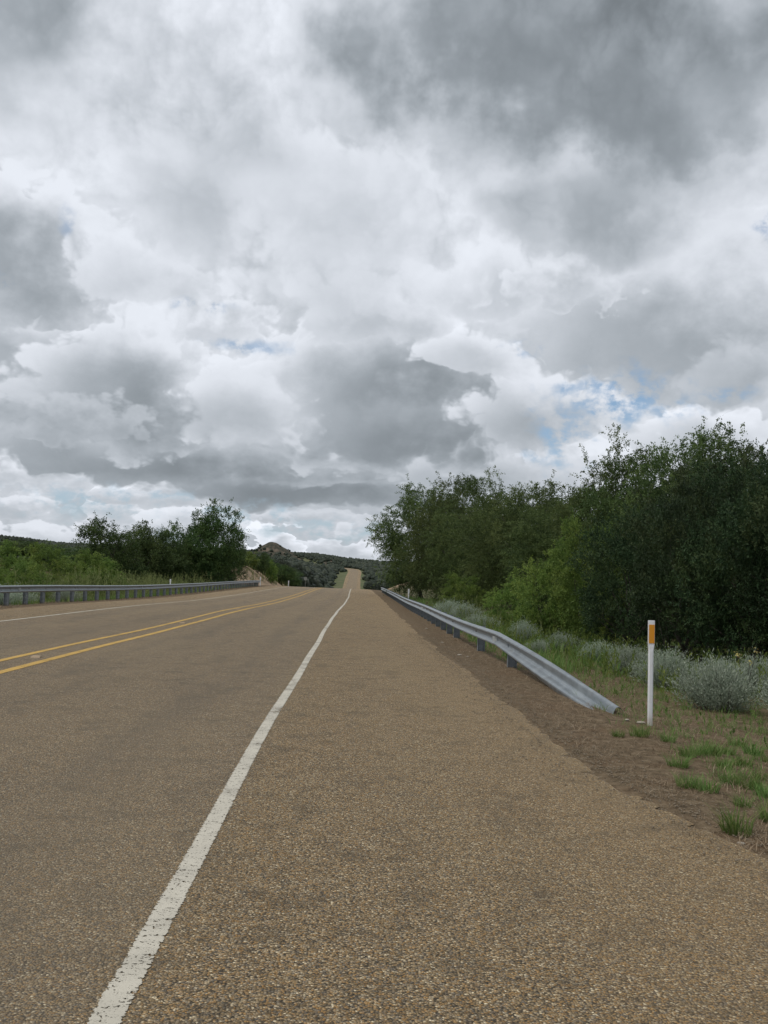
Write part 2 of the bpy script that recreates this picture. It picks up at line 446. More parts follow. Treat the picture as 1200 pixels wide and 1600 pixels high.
def make_leaf(name, c0, c1, c2, trans=.25, rough=.6, spec=.25):
    m, T, b, out = material(name)
    at = T.add('ShaderNodeAttribute', attribute_name='tint').outputs['Fac']
    isl = T.add('ShaderNodeNewGeometry').outputs['Random Per Island']
    oi = T.add('ShaderNodeObjectInfo').outputs['Random']
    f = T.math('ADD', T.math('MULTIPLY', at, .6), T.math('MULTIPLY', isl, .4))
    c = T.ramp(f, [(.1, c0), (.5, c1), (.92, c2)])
    hs = T.add('ShaderNodeHueSaturation'); T.put(hs.inputs['Color'], c)
    T.put(hs.inputs['Hue'], T.math('MULTIPLY_ADD', oi, .03, .485)); T.put(hs.inputs['Value'], T.math('MULTIPLY_ADD', oi, .3, .85))
    T.put(b.inputs['Base Color'], hs.outputs[0])
    b.inputs['Roughness'].default_value = rough; b.inputs['Specular IOR Level'].default_value = spec
    tl = T.add('ShaderNodeBsdfTranslucent'); T.put(tl.inputs[0], hs.outputs[0])
    mx = T.add('ShaderNodeMixShader'); mx.inputs[0].default_value = trans
    T.l.new(b.outputs[0], mx.inputs[1]); T.l.new(tl.outputs[0], mx.inputs[2]); T.l.new(mx.outputs[0], out.inputs[0])
    return m
M['elm'] = make_leaf('elm_leaves', (.052, .084, .028), (.098, .142, .046), (.175, .225, .074), .4)
M['juniper'] = make_leaf('juniper_sprays', (.020, .038, .015), (.034, .062, .022), (.072, .095, .032), .15)
M['bright'] = make_leaf('bright_shrub_leaves', (.080, .140, .032), (.160, .245, .052), (.29, .36, .085), .4)
M['weed'] = make_leaf('tall_weed_leaves', (.12, .155, .050), (.20, .245, .085), (.30, .32, .13), .35)
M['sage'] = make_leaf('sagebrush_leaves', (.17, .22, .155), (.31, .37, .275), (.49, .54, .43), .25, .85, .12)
M['tuft'] = make_leaf('grass_blades', (.085, .165, .035), (.150, .250, .06), (.32, .34, .13), .38)
M['straw'] = make_leaf('dry_straw', (.16, .115, .07), (.28, .21, .13), (.46, .38, .26), .1, .9)
M['farleaf'] = make_leaf('distant_shrub_leaves', (.024, .034, .022), (.038, .050, .031), (.066, .076, .048), .1)
M['midleaf'] = make_leaf('dark_tree_leaves', (.038, .070, .022), (.068, .115, .034), (.125, .175, .052), .35)
M['bloom'] = make_leaf('yellow_bloom', (.42, .33, .10), (.50, .40, .14), (.60, .50, .2), .2)

def make_bark():
    m, T, b, out = material('bark')
    n = T.noise(T.vmath('MULTIPLY', objco(T), (14, 14, 3)), 1.5, 6, .7)
    T.put(b.inputs['Base Color'], T.ramp(n, [(.3, (.035, .03, .025)), (.55, (.09, .078, .065)), (.8, (.18, .16, .14))]))
    bump(T, b, n, .8, .02); return m
M['bark'] = make_bark()

def make_steel():
    m, T, b, out = material('galvanised_steel')
    P = objco(T); n = T.noise(P, 5, 5, .6); n2 = T.noise(T.vmath('MULTIPLY', P, (1, 1, 9)), 3, 4, .6)
    sp = T.add('ShaderNodeTexVoronoi'); T.put(sp.inputs['Vector'], P); sp.inputs['Scale'].default_value = 45
    c = T.mix(T.smooth(n, .35, .68), (.27, .30, .315), (.365, .395, .405))
    c = T.mix(T.math('MULTIPLY', T.sep(sp.outputs['Color'])[0], .25), c, (.44, .465, .48))
    c = T.mix(T.smooth(n2, .54, .72, 0, .35), c, (.20, .185, .165))
    T.put(b.inputs['Base Color'], c)
    b.inputs['Metallic'].default_value = .78
    T.put(b.inputs['Roughness'], T.smooth(n, .3, .7, .42, .6))
    b.inputs['Specular IOR Level'].default_value = .5
    bump(T, b, n, .15, .01); return m
M['steel'] = make_steel()
def make_post_steel():
    m, T, b, out = material('weathered_post_steel')
    P = objco(T); n = T.noise(P, 8, 5, .65); z = T.sep(P)[2]
    c = T.mix(T.smooth(n, .35, .65), (.17, .19, .20), (.25, .27, .285))
    c = T.mix(T.math('MULTIPLY', T.smooth(T.math('ADD', z, T.math('MULTIPLY', n, .2)), .24, .08), .7), c, (.17, .115, .07))
    T.put(b.inputs['Base Color'], c); b.inputs['Metallic'].default_value = .3; b.inputs['Roughness'].default_value = .65
    return m
M['post'] = make_post_steel()
def plain(name, c, rough=.6, dirt=(.3, .25, .18), amt=.35, sc=20):
    m, T, b, out = material(name)
    n = T.noise(objco(T), sc, 5, .65); z = T.sep(objco(T))[2]
    cc = T.mix(T.smooth(n, .45, .75, 0, amt), c, dirt)
    cc = T.mix(T.math('MULTIPLY', T.smooth(T.math('ADD', z, T.math('MULTIPLY', n, .16)), .26, .07), .75), cc, dirt)
    T.put(b.inputs['Base Color'], cc); b.inputs['Roughness'].default_value = rough
    b.inputs['Specular IOR Level'].default_value = .4
    return m
M['white'] = plain('white_delineator_plastic', (.78, .79, .80), .45, (.45, .40, .33), .2)
M['amber'] = plain('amber_reflector', (.72, .30, .02), .3, (.5, .2, .02), .2)
M['signback'] = plain('unpainted_sign_metal', (.24, .245, .22), .6, (.2, .19, .16), .3)
M['reflector'] = plain('clear_reflector', (.62, .64, .62), .3, (.5, .5, .45), .3)
M['marker'] = plain('raised_marker', (.50, .40, .24), .5, (.3, .2, .12), .5)
M['stone'] = plain('limestone', (.36, .32, .26), .9, (.2, .15, .10), .6)
M['gravel'] = plain('loose_chip', (.30, .24, .165), .9, (.20, .16, .11), .4, 60)
M['paper'] = plain('pale_rubbish', (.75, .75, .73), .7, (.5, .45, .4), .3)

# ---------------------------------------------------------------- road alignment
def natural(nodes, vals):
    nodes = np.array(nodes, float); v = np.array(vals, float); n = len(nodes)
    hh = np.diff(nodes); dl = np.diff(v) / hh
    m = np.zeros(n); m[0] = dl[0]; m[-1] = dl[-1]
    for i in range(1, n - 1): m[i] = (dl[i - 1] * hh[i] + dl[i] * hh[i - 1]) / (hh[i - 1] + hh[i])
    def f(d):
        d = np.asarray(d, float); k = np.clip(np.searchsorted(nodes, d) - 1, 0, n - 2)
        h = hh[k]; s = (d - nodes[k]) / h
        lo = s < 0; hi = s > 1; sc = np.clip(s, 0, 1)
        r = (2 * sc**3 - 3 * sc**2 + 1) * v[k] + (sc**3 - 2 * sc**2 + sc) * h * m[k] + (-2 * sc**3 + 3 * sc**2) * v[k + 1] + (sc**3 - sc**2) * h * m[k + 1]
        return r + np.where(lo, s * h * m[k], 0) + np.where(hi, (s - 1) * h * m[k + 1], 0)
    return f
Xc = natural([0, 12, 24, 36, 50, 70, 95, 165, 300, 500, 690, 820, 940, 1000, 1060, 1130, 1300, 1500, 1800, 2200],
             [-4.4388, -4.7813, -5.1095, -5.4086, -5.6674, -6.0582, -6.7353, -8.6, -12.0, -16.5, -20.7, -23.6, -26.0, -29.5, -38, -54, -84, -115, -140, -150])
Zr = natural([0, 12, 24, 36, 50, 70, 95, 120, 142, 165, 200, 240, 320, 400, 480, 560, 620, 690, 820, 950, 1000, 1060, 1130, 1300, 1500, 1800, 2200],
             [0, -.0163, -.1458, -.2232, -.3888, -.5072, -.5801, -.72, -1.03, -1.47, -2.45, -3.9, -7.8, -12, -15.2, -15.9, -13.8, -9.8, -3.2, 2.6, 3.9, 5.0, 6.1, 8.3, 11, 12, 12])
Ec = natural([0, 12, 24, 36, 50, 70, 95, 200, 2200], [.0089, .0079, .0082, .0057, .0031, .0034, .0037, 0, 0])
def Edge(y): return 6.2 + np.clip(7.3 - np.asarray(y, float), 0, 6) * .22
def sstep(x, a, b):
    s = np.clip((x - a) / (b - a), 0, 1); return s * s * (3 - 2 * s)
_rs = np.random.RandomState(5)
_ph = _rs.uniform(0, 6.28, (40, 2)); _dr = _rs.uniform(0, 6.28, 40)
def vnoise(x, y, wl, octs=4):
    r = 0; k = 0; amp = 1.0
    for o in range(octs):
        for j in range(4):
            th = _dr[(k) % 40]; f = 6.283 / (wl / 2**o) * (0.8 + .1 * j)
            r = r + amp * np.sin((x * np.cos(th) + y * np.sin(th)) * f + _ph[k % 40, 0] + 1.7 * np.sin((x * np.sin(th) - y * np.cos(th)) * f * .6 + _ph[k % 40, 1]))
            k += 1
        amp *= .5
    return r / 5.0
HX = [-3000, -1400, -1000, -711, -640, -556, -400, -230, -170, -113, -55, 0, 120, 400, 900, 3000]
HZ = [40, 44, 46, 43.5, 37, 29.5, 30, 31, 31, 30, 22.5, 17.5, 16, 20, 24, 25]
def G(x, y):
    x = np.asarray(x, float); y = np.asarray(y, float)
    t = x - Xc(y); z0 = Zr(y); e = Ec(y); te = Edge(y); a = np.abs(t)
    plane = z0 - e * np.clip(t, -7.5, 7.5)
    # under the road
    under = -.10 * sstep(a, te - .15, te - .55) - .014
    # verges
    dr = np.interp(t, [0, 6.25, 7.3, 9.0, 14, 26, 60], [0, 0, -.035, -.20, -.30, -.75, -1.2])
    dl = np.interp(-t, [0, 6.1, 7.3, 9.0, 14, 40], [0, 0, -.06, -.30, -.8, -1.1])
    near = plane + np.where(t > 0, dr, dl) + under * (a < te + .05)
    rough = vnoise(x, y, 2.6, 3) * .02 * sstep(a, te + .15, te + 1.6) + vnoise(x, y, 9, 2) * .06 * sstep(a, 8.5, 12)
    near = near + rough
    # cut bank on the left past the crest
    bk = sstep(y, 112, 132) * sstep(y, 250, 215) * sstep(-t, 7.6, 13.2) * (3.5 + vnoise(x, y, 14, 3) * .35) * (t < 0)
    bk = bk + sstep(y, 130, 150) * sstep(y, 260, 200) * sstep(t, 8, 14) * 2.0 * (t > 0)
    near = near + bk
    # open country
    off = np.clip(a - 14, 0, 400) * .022 + sstep(y, 560, 760) * np.clip(a - 18, 0, 120) * .02
    nat = z0 + off - 1.0 * sstep(y, 150, 300) * sstep(a, 12, 30) * (1 - sstep(y, 600, 800))
    H = np.interp(x * (1850 / np.maximum(y, 1)) ** .0, HX, HZ) + vnoise(x, y, 260, 4) * .8
    Hl = np.interp(x, [-1200, -700, -577, -519, -451, -400, -300], [40, 40, 35.5, 31, 24, 18, 0])
    s = sstep(y, 1020, 1850)
    nat = nat * (1 - s) + H * s
    sl = sstep(y, 1050, 1480) * sstep(y, 1800, 1500) * (Hl > 0)
    nat = np.maximum(nat, Hl * sl + nat * 0)
    nat = nat + vnoise(x, y, 120, 4) * .6 * sstep(y, 500, 1200) * sstep(a, 20, 60)
    br = np.hypot((x + 155) , (y - 1400) * .8)
    cone = np.minimum(41 + vnoise(x, y, 9, 2) * .25, 39.6 - np.clip(br - 4.5, 0, 99) * .60 + vnoise(x, y, 22, 3) * .9)
    skirt = 29 - br * .20
    nat = np.maximum(nat, np.where(y > 1200, np.maximum(cone, skirt), -99))
    w = np.maximum(sstep(a, 15, 34) * sstep(y, 215, 300), sstep(y, 1300, 1380))
    return near * (1 - w) + nat * w

def road_z(t, y): return Zr(y) - Ec(y) * t

def frange(*seg):
    out = []
    for a, b, s in seg:
        out += list(np.arange(a, b - 1e-9, s))
    out.append(seg[-1][1])
    return np.array(out)
def sheet(ts, ys, zf, curve=True):
    Tm, Ym = np.meshgrid(ts, ys)
    Xm = Tm + Xc(Ym)
    Zm = zf(Xm, Tm, Ym)
    n, k = len(ys), len(ts)
    v = np.stack([Xm, Ym, Zm], -1).reshape(-1, 3)
    i = np.arange((n - 1) * k).reshape(n - 1, k)[:, :-1].ravel()
    f = np.stack([i, i + 1, i + 1 + k, i + k], -1)
    uvs = np.stack([Tm, Ym], -1).reshape(-1, 2)
    return v, f, uvs

# ground: one sheet to the horizon
gy = frange((-40, 0, 2), (0, 34, .25), (34, 130, .8), (130, 420, 4), (420, 1000, 8), (1000, 1900, 7), (1900, 2400, 50), (2400, 9000, 600))
gt = frange((-6000, -1300, 470), (-1300, -800, 25), (-800, -120, 8), (-120, -30, 3), (-30, -9, .7), (-9, 9.4, .2), (9.4, 20, .5), (20, 60, 2), (60, 400, 10), (400, 900, 25), (900, 6000, 600))
v, f, uvs = sheet(gt, gy, lambda X, T_, Y: G(X, Y))
g_o = link('ground', mesh_np('ground', v, f, M['ground'], uvs, smooth=True)); tag(g_o, kind='structure')

# road with ragged edges
ry = frange((-12, 2, .5), (2, 46, .06), (46, 180, .5), (180, 1300, 4))
rr = np.random.RandomState(3)
def ragged(y, seed):
    r_ = np.random.RandomState(seed)
    n = np.zeros(len(y))
    for wl, am in ((1.6, .045), (.55, .035), (.2, .03)):
        k = np.cumsum(np.concatenate([[0], np.diff(y)])) / wl
        vals = r_.uniform(-1, 1, int(k[-1]) + 3)
        n += am * np.interp(k, np.arange(len(vals)), vals)
    # thin fingers of dirt reaching over the chips
    spike = np.clip(r_.uniform(0, 1, len(y)) - .88, 0, 1) * 1.0 * (y < 46)
    return n - spike
cols = np.array([-1, -.62, -.3, 0, .3, .62, 1.0])
Tm = np.zeros((len(ry), 9)); Ym = np.repeat(ry[:, None], 9, 1)
eR = Edge(ry) + ragged(ry, 8); eL = 6.05 - ragged(ry, 9)
Tm[:, 0] = -eL
Tm[:, 1:8] = cols[None, :] * 5.6
Tm[:, 8] = eR
Xm = Tm + Xc(Ym); Zm = road_z(Tm, Ym)
Zm[:, 0] -= .012; Zm[:, 8] -= .012
v = np.stack([Xm, Ym, Zm], -1).reshape(-1, 3)
i = np.arange((len(ry) - 1) * 9).reshape(-1, 9)[:, :-1].ravel()
f = np.stack([i, i + 1, i + 10, i + 9], -1)
road = link('road', mesh_np('road', v, f, M['chip'], np.stack([Tm, Ym], -1).reshape(-1, 2))); tag(road, kind='structure')

# painted lines
def stripe(name, tc_, w, y0, y1, mat, wander=0.012, seed=1):
    ys = frange((y0, min(46, y1), .12), (min(46, y1), min(180, y1), .5), (min(180, y1), y1, 4)) if y1 > 180 else frange((y0, y1, .12))
    ys = np.unique(ys)
    r_ = np.random.RandomState(seed)
    ph = r_.uniform(0, 6, 3)
    wd = wander * (np.sin(ys / 3.1 + ph[0]) + .6 * np.sin(ys / 1.3 + ph[1]))
    wd = wd - wd[0] * 0
    Tm = np.stack([tc_ + wd - w / 2, tc_ + wd + w / 2], 1); Ym = np.repeat(ys[:, None], 2, 1)
    Zm = road_z(Tm, Ym) + .004 + np.clip(Ym, 0, 2000) * 2.5e-5
    v = np.stack([Tm + Xc(Ym), Ym, Zm], -1).reshape(-1, 3)
    i = np.arange(len(ys) - 1) * 2
    f = np.stack([i, i + 1, i + 3, i + 2], -1)
    uv_ = np.stack([np.tile([-1., 1.], len(ys)), Ym.ravel()], -1)
    o = link(name, mesh_np(name, v, f, mat, uv_)); tag(o, kind='structure')
    return o
stripe('road_edge_line', 3.75, .13, -6, 420, M['white_paint'], seed=1)
stripe('road_edge_line', -3.75, .13, -6, 420, M['white_paint'], seed=2)
stripe('road_centre_line', .25, .17, -6, 420, M['yellow_paint'], seed=3)
stripe('road_centre_line', -.25, .15, -6, 420, M['yellow_paint'], seed=4)

# raised pavement markers between the yellow lines
mk = MB()
mk.loft([[(-.05, -.05, 0), (.05, -.05, 0), (.05, .05, 0), (-.05, .05, 0)], [(-.05, -.045, .006), (.05, -.045, .006), (.05, .045, .006), (-.05, .045, .006)],
         [(-.042, -.02, .02), (.042, -.02, .02), (.042, .02, .02), (-.042, .02, .02)]])
mk_me = mk.mesh('pavement_marker', M['marker'])
words = ['nearest of the raised pavement markers, lying between the two yellow lines', 'second nearest raised pavement marker between the yellow lines',
         'third raised pavement marker along the yellow lines', 'small raised pavement marker far along the yellow lines near the crest']
for k, yy in enumerate((14.2, 26.2, 38.2, 50.2)):
    o = link('pavement_marker', mk_me); o.location = (Xc(yy), yy, road_z(0, yy) + .001)
    o.scale = (1.3, 1.3, 1.2)
    tag(o, words[k], 'road marker', 'raised markers between the yellow lines')

# ---------------------------------------------------------------- guardrails
PROF = [(0, .156), (.012, .152), (.068, .130), (.081, .116), (.081, .094), (.068, .078), (.012, .034), (.003, .018), (.003, -.018), (.012, -.034),
        (.068, -.078), (.081, -.094), (.081, -.116), (.068, -.130), (.012, -.152), (0, -.156)]
PROF = [(u * .83, v_ * .80) for u, v_ in PROF]
def beam_rings(samples, side):
    """samples: (t, y, zc, twist); side=+1 rail right of the road (face towards -t)"""
    rings = []
    P = [(u, v_) for u, v_ in PROF] + [(u - .004, v_) for u, v_ in PROF[::-1]]
    for t_, yy, zc, tw in samples:
        c, s = math.cos(tw), math.sin(tw); wide = 1 + .30 * tw / R(68)      # the twisted end is flattened out wider
        ring = []
        for u, v_ in P:
            v_ *= wide
            # twist lays the face upwards, top edge swinging away from the road
            uu = u * c - v_ * s; vv = u * s + v_ * c
            ring.append((Xc(yy) + t_ - side * uu, yy, zc + vv))
        rings.append(ring)
    return rings
def post_mesh(h):
    m = MB()
    m.box(0, -.065, h / 2 - .15, .10, .008, h + .3)       # flanges
    m.box(0, .065, h / 2 - .15, .10, .008, h + .3)
    m.box(0, 0, h / 2 - .15, .008, .122, h + .3)
    return m.mesh('post', M['post'])
def make_post_face(h):
    # flange faces across the road: the I section is turned with its web across the beam
    m = MB()
    m.box(-.072, 0, h / 2 - .15, .008, .11, h + .3)
    m.box(.072, 0, h / 2 - .15, .008, .11, h + .3)
    m.box(0, 0, h / 2 - .15, .135, .008, h + .3)
    m.box(0, 0, h - .12, .11, .10, .002)
    return m.mesh('post', M['post'])
def ground_side(t_, yy): return float(G(Xc(yy) + t_, yy))

def guardrail(name, label, side, t0, y0, y1, topoff, posts, terminal, group=None):
    root = empty(name, (float(Xc(y0) + t0), y0, ground_side(t0, y0)))
    tag(root, label, 'guardrail', 'steel guardrails beside the road')
    inv = Vector(root.location)
    def part(nm, m, mat, smooth=False, par=root):
        m.v = [tuple(Vector(p) - inv) for p in m.v]
        return link(nm, m.mesh(nm, mat, smooth), par)
    ys = list(np.arange(y0, y1, 1.9)) + [y1]
    b = MB()
    n = 3.81
    # lapped 3.8 m panels: each panel a touch proud of the next
    k = 0; yy = y0
    rings_all = []
    while yy < y1 - .1:
        ye = min(yy + n, y1)
        off = .0022 * (k % 2)
        smp = [(t0 - side * off, q_, float(road_z(t0, q_)) + topoff - .125, 0) for q_ in np.linspace(yy - .16 * (k > 0), ye, 5)]
        b.loft(beam_rings(smp, side))
        yy = ye; k += 1
    part('rail_beam', b, M['steel'])
    if terminal:
        ye = terminal
        smp = []
        z0_ = float(road_z(t0, y0)) + topoff - .125
        te = t0 + .28 * side; ze = ground_side(te, ye) - .035
        for s_ in np.linspace(0, 1, 26):
            q_ = y0 + .02 - (y0 + .02 - ye) * s_
            bend = s_
            zc = z0_ + (ze - z0_) * bend + .012 * math.sin(math.pi * s_)
            smp.append((t0 + (te - t0) * s_ - side * .0030, q_, zc, R(68) * s_ ** 1.05))
        m = MB(); m.loft(beam_rings(smp, side))
        part('end_terminal', m, M['steel'])
    tp = t0 + side * .10
    pm = None
    for yy in posts:
        gz = ground_side(tp, yy)
        top = float(road_z(t0, yy)) + topoff - .015
        if terminal and yy < y0: top = float(road_z(t0, y0)) + topoff - .10
        p = link('post', make_post_face(.70) if pm is None else pm, root)
        pm = p.data
        p.location = Vector((float(Xc(yy)) + tp, yy, top - .70)) - inv
    # bolts at the nearer posts
    bl = MB(); bl.tube([(side * .004, 0, 0), (-side * .014, 0, 0)], [.017, .014], 8)
    bme = bl.mesh('bolt', M['post'])
    for yy in posts:
        if yy < y0 or yy > 46: continue
        o = link('bolt', bme, root)
        o.location = Vector((float(Xc(yy)) + t0 - side * .006, yy, float(road_z(t0, yy)) + topoff - .125)) - inv
    for yy in (y0 + .25, y0 + 19.3, y0 + 42.1):
        if side < 0: yy += 10.6
        m = MB(); x_ = float(Xc(yy)) + t0; z_ = float(road_z(t0, yy)) + topoff - .125
        m.loft([[(x_ - side * .007, yy - .02, z_ - .035), (x_ - side * .085, yy - .02, z_ - .05), (x_ - side * .085, yy - .02, z_ + .05), (x_ - side * .007, yy - .02, z_ + .035)],
                [(x_ - side * .007, yy - .017, z_ - .035), (x_ - side * .085, yy - .017, z_ - .05), (x_ - side * .085, yy - .017, z_ + .05), (x_ - side * .007, yy - .017, z_ + .035)]])
        part('reflector', m, M['reflector'])
    return root
guardrail('guardrail', 'galvanised steel guardrail right of the shoulder, its near end bent down to the ground', 1, 7.0, 17.3, 104, .505,
          [16.5, 20.5] + list(np.arange(25.4, 104, 1.905)), 10.9)
guardrail('guardrail', 'long galvanised steel guardrail on the left beyond the oncoming lane', -1, -7.1, 23.5, 119.0, .635,
          list(np.arange(24.0, 119, 1.905)), None)

# ---------------------------------------------------------------- delineators
def delineator(loc, label, h=1.07, amber=True, w=.07, lean=0.0, cap=False):
    root = empty('delineator_post', loc); root.rotation_euler = (0, lean, 0)
    tag(root, label, 'marker post', 'white roadside delineator posts')
    k = w / .07
    def ring(z, ww, dpt, fl):
        # flat front, curved open back (a flexible marker post section)
        return [(-ww / 2, -dpt * fl, z), (-ww / 4, -dpt, z), (ww / 4, -dpt, z), (ww / 2, -dpt * fl, z), (ww / 2, -dpt * fl + .006, z), (ww / 4, -dpt + .02, z), (-ww / 4, -dpt + .02, z), (-ww / 2, -dpt * fl + .006, z)]
    m = MB()
    m.loft([ring(-.15, .052 * k, .02, .3), ring(.5, .054 * k, .02, .3), ring(h - .32, .054 * k, .02, .3), ring(h - .24, .070 * k, .014, .8), ring(h - .006, .070 * k, .014, .8), ring(h, .066 * k, .013, .8)])
    link('post', m.mesh('post', M['white'], False), root)
    if amber:
        a = MB(); a.box(0.003, -.0165, h - .138, .056 * k, .004, .19, .0)
        link('reflector', a.mesh('reflector', M['amber']), root)
    return root
def gz(x, y): return float(G(x, y))
delineator((2.79, 10.27, gz(2.79, 10.27)), 'tall white marker post with amber reflector beside the bent down guardrail end', lean=R(-.3))
delineator((1.82, 66, gz(1.82, 66)), 'white marker post standing behind the right guardrail', .95, False, .10)
delineator((-13.95, 66, gz(-13.95, 66)), 'white marker post behind the middle of the left guardrail', 1.05, False, .09)
delineator((-14.6, 120.3, gz(-14.6, 120.3)), 'white marker post at the far end of the left guardrail', 1.1, False, .12)
delineator((-16.0, 172, gz(-16.0, 172)), 'white marker post alone below the bare cut bank on the left', 1.15, False, .20)

# far road sign seen from the back
sx, sy = -18.3, 240
rs = empty('road_sign', (sx, sy, gz(sx, sy)))
top = -.62 - rs.location.z
m = MB(); m.tube([(0, 0, -.2), (0, 0, top + .1)], [.045, .045], 8); link('post', m.mesh('post', M['signback']), rs)
m = MB(); k = 8
m.loft([[(.44 * math.cos(2 * math.pi * (j + .5) / k), -.055, top + .44 * math.sin(2 * math.pi * (j + .5) / k)) for j in range(k)],
        [(.44 * math.cos(2 * math.pi * (j + .5) / k), -.050, top + .44 * math.sin(2 * math.pi * (j + .5) / k)) for j in range(k)]])
link('sign_panel', m.mesh('sign_panel', M['signback']), rs)
tag(rs, 'small grey backed road sign on a post just past the road crest', 'road sign')

# ---------------------------------------------------------------- vegetation
def unit(v): return v / np.maximum(np.linalg.norm(v, axis=-1, keepdims=True), 1e-6)
def leaves_at(p, d, ll, lw, r_, spread=.8):
    n = len(p)
    a = unit(d + r_.normal(0, spread, (n, 3)))
    b = unit(np.cross(a, r_.normal(0, 1, (n, 3))))
    s = r_.uniform(.6, 1.3, (n, 1)); L = ll * s; W = lw * s
    v = np.stack([p, p + a * L * .45 + b * W * .5, p + a * L, p + a * L * .45 - b * W * .5], 1).reshape(-1, 3)
    f = np.arange(4 * n).reshape(n, 4)
    return v, f
def crown_points(r_, H, W, base, nc, lob=.25, shell=.35, D=None):
    D = D or W
    d = unit(r_.normal(0, 1, (nc * 2, 3)))
    ph = r_.uniform(0, 6.28, 6)
    bump_ = 1 + lob * (np.sin(d[:, 0] * 4 + ph[0]) * np.sin(d[:, 2] * 5 + ph[1]) + .6 * np.sin(d[:, 1] * 7 + ph[2]) * np.cos(d[:, 0] * 6 + ph[3]))
    rad = (shell + (1 - shell) * r_.uniform(0, 1, nc * 2) ** .45) * bump_
    c = np.array([0, 0, H * (base + 1) / 2])
    p = c + d * rad[:, None] * np.array([W / 2, D / 2, H * (1 - base) / 2])
    p = p[p[:, 2] > base * H * .6][:nc]
    return p, c
def make_crown(seed, H, W, base=.15, nc=70, ntw=12, nl=30, cr_=.45, ll=.07, lw=.035, droop=.4, upb=.3, lob=.25, shell=.35, D=None, spread=.8, spikes=0):
    r_ = np.random.RandomState(seed)
    P, c = crown_points(r_, H, W, base, nc, lob, shell, D)
    if spikes:
        top = P[np.argsort(-P[:, 2])[:spikes]] + np.array([0, 0, .25]) + r_.normal(0, .2, (spikes, 3))
        P = np.concatenate([P, top])
    n = len(P)
    ci = np.repeat(np.arange(n), ntw)
    out = unit(P - c)[ci]
    td = unit(out * .55 + r_.normal(0, .6, (len(ci), 3)) + np.array([0, 0, upb]))
    ts = P[ci] + r_.normal(0, .45, (len(ci), 3)) * cr_
    tl = cr_ * r_.uniform(.6, 1.7, len(ci))
    li = np.repeat(np.arange(len(ci)), nl)
    s = r_.uniform(.05, 1, len(li))[:, None]
    p = ts[li] + td[li] * tl[li][:, None] * s + np.array([0, 0, -1.]) * (droop * tl[li][:, None] * s ** 2) + r_.normal(0, 1, (len(li), 3)) * lw * .9
    dd = td[li] + np.array([0, 0, -1.]) * droop * s
    v, f = leaves_at(p, dd, ll, lw, r_, spread)
    tint = np.repeat(np.clip(r_.normal(.5, .30, n)[ci][li] + r_.normal(0, .08, len(li)), 0, 1), 4)
    k = v[:, 2] > .02
    return v, f, tint, P
def make_trunk(seed, H, W, P, n_limb=10, r0=.12, n_twig=24, stems=1, base=.15):
    r_ = random.Random(seed); m = MB()
    idx = list(range(len(P))); r_.shuffle(idx)
    order = sorted(idx[:n_limb * 3], key=lambda i_: P[i_][2])
    for s_ in range(stems):
        ang = r_.uniform(0, 6.28); lean = (.25 if stems > 1 else .06) * W
        tx, ty = math.cos(ang) * lean, math.sin(ang) * lean
        bx, by = (math.cos(ang) * .12 * (stems > 1), math.sin(ang) * .12 * (stems > 1))
        hz = H * .62
        pts = [Vector((bx + (tx - bx) * k / 6 + r_.uniform(-.03, .03) * W * (k > 0), by + (ty - by) * k / 6 + r_.uniform(-.03, .03) * W * (k > 0), -.15 + (hz + .15) * k / 6)) for k in range(7)]
        rr_ = r0 / math.sqrt(stems)
        m.tube(pts, [rr_ * 1.25] + [rr_ * (1 - .13 * k) for k in range(1, 7)], 8)
        for j in range(n_limb // stems):
            tgt = Vector(P[order[(j * 3 + s_) % len(order)]])
            k = min(5, max(1, int(6 * max(.15, (tgt.z / H) * .75))))
            st = pts[k]
            mid = st.lerp(tgt, .5) + Vector((r_.uniform(-.1, .1) * W, r_.uniform(-.1, .1) * W, .06 * H))
            cp = [(st * (1 - u) ** 2 + mid * 2 * u * (1 - u) + tgt * u * u) for u in (0, .25, .5, .75, 1)]
            m.tube(cp, [rr_ * .5, rr_ * .4, rr_ * .3, rr_ * .2, rr_ * .1], 6)
            for q_ in range(n_twig // max(1, n_limb // stems) // stems + 1):
                t2 = Vector(P[r_.choice(idx)])
                if (t2 - tgt).length < W * .45:
                    s0 = cp[r_.choice((2, 3))]
                    m.tube([s0, s0.lerp(t2, .5) + Vector((0, 0, .03 * H)), t2], [rr_ * .2, rr_ * .13, rr_ * .05], 4)
    return m
PROTO = {}
def proto(key, seed, H, W, leafmat, trunk_kw={}, **kw):
    v, f, tint, P = make_crown(seed, H, W, **kw)
    keep = None
    cm = mesh_np('crown', v, f, M[leafmat], attr=tint)
    tm = make_trunk(seed, H, W, P, base=kw.get('base', .15), **trunk_kw).mesh('trunk', M['bark'], True)
    PROTO[key] = (cm, tm, H, W)
def plant(key, name, cat, x, y, topz, w, label, group=None, rz=None, sink=.0, trunkname='trunk'):
    cm, tm, H, W = PROTO[key]
    z = gz(x, y) - sink
    r_ = random.Random(int(x * 37 + y * 101))
    root = empty(name, (x, y, z), r_.uniform(0, 6.28) if rz is None else rz)
    root.scale = (w / W, w / W, (topz - z) / H)
    link('crown', cm, root); link(trunkname, tm, root)
    tag(root, label, cat, group)
    return root

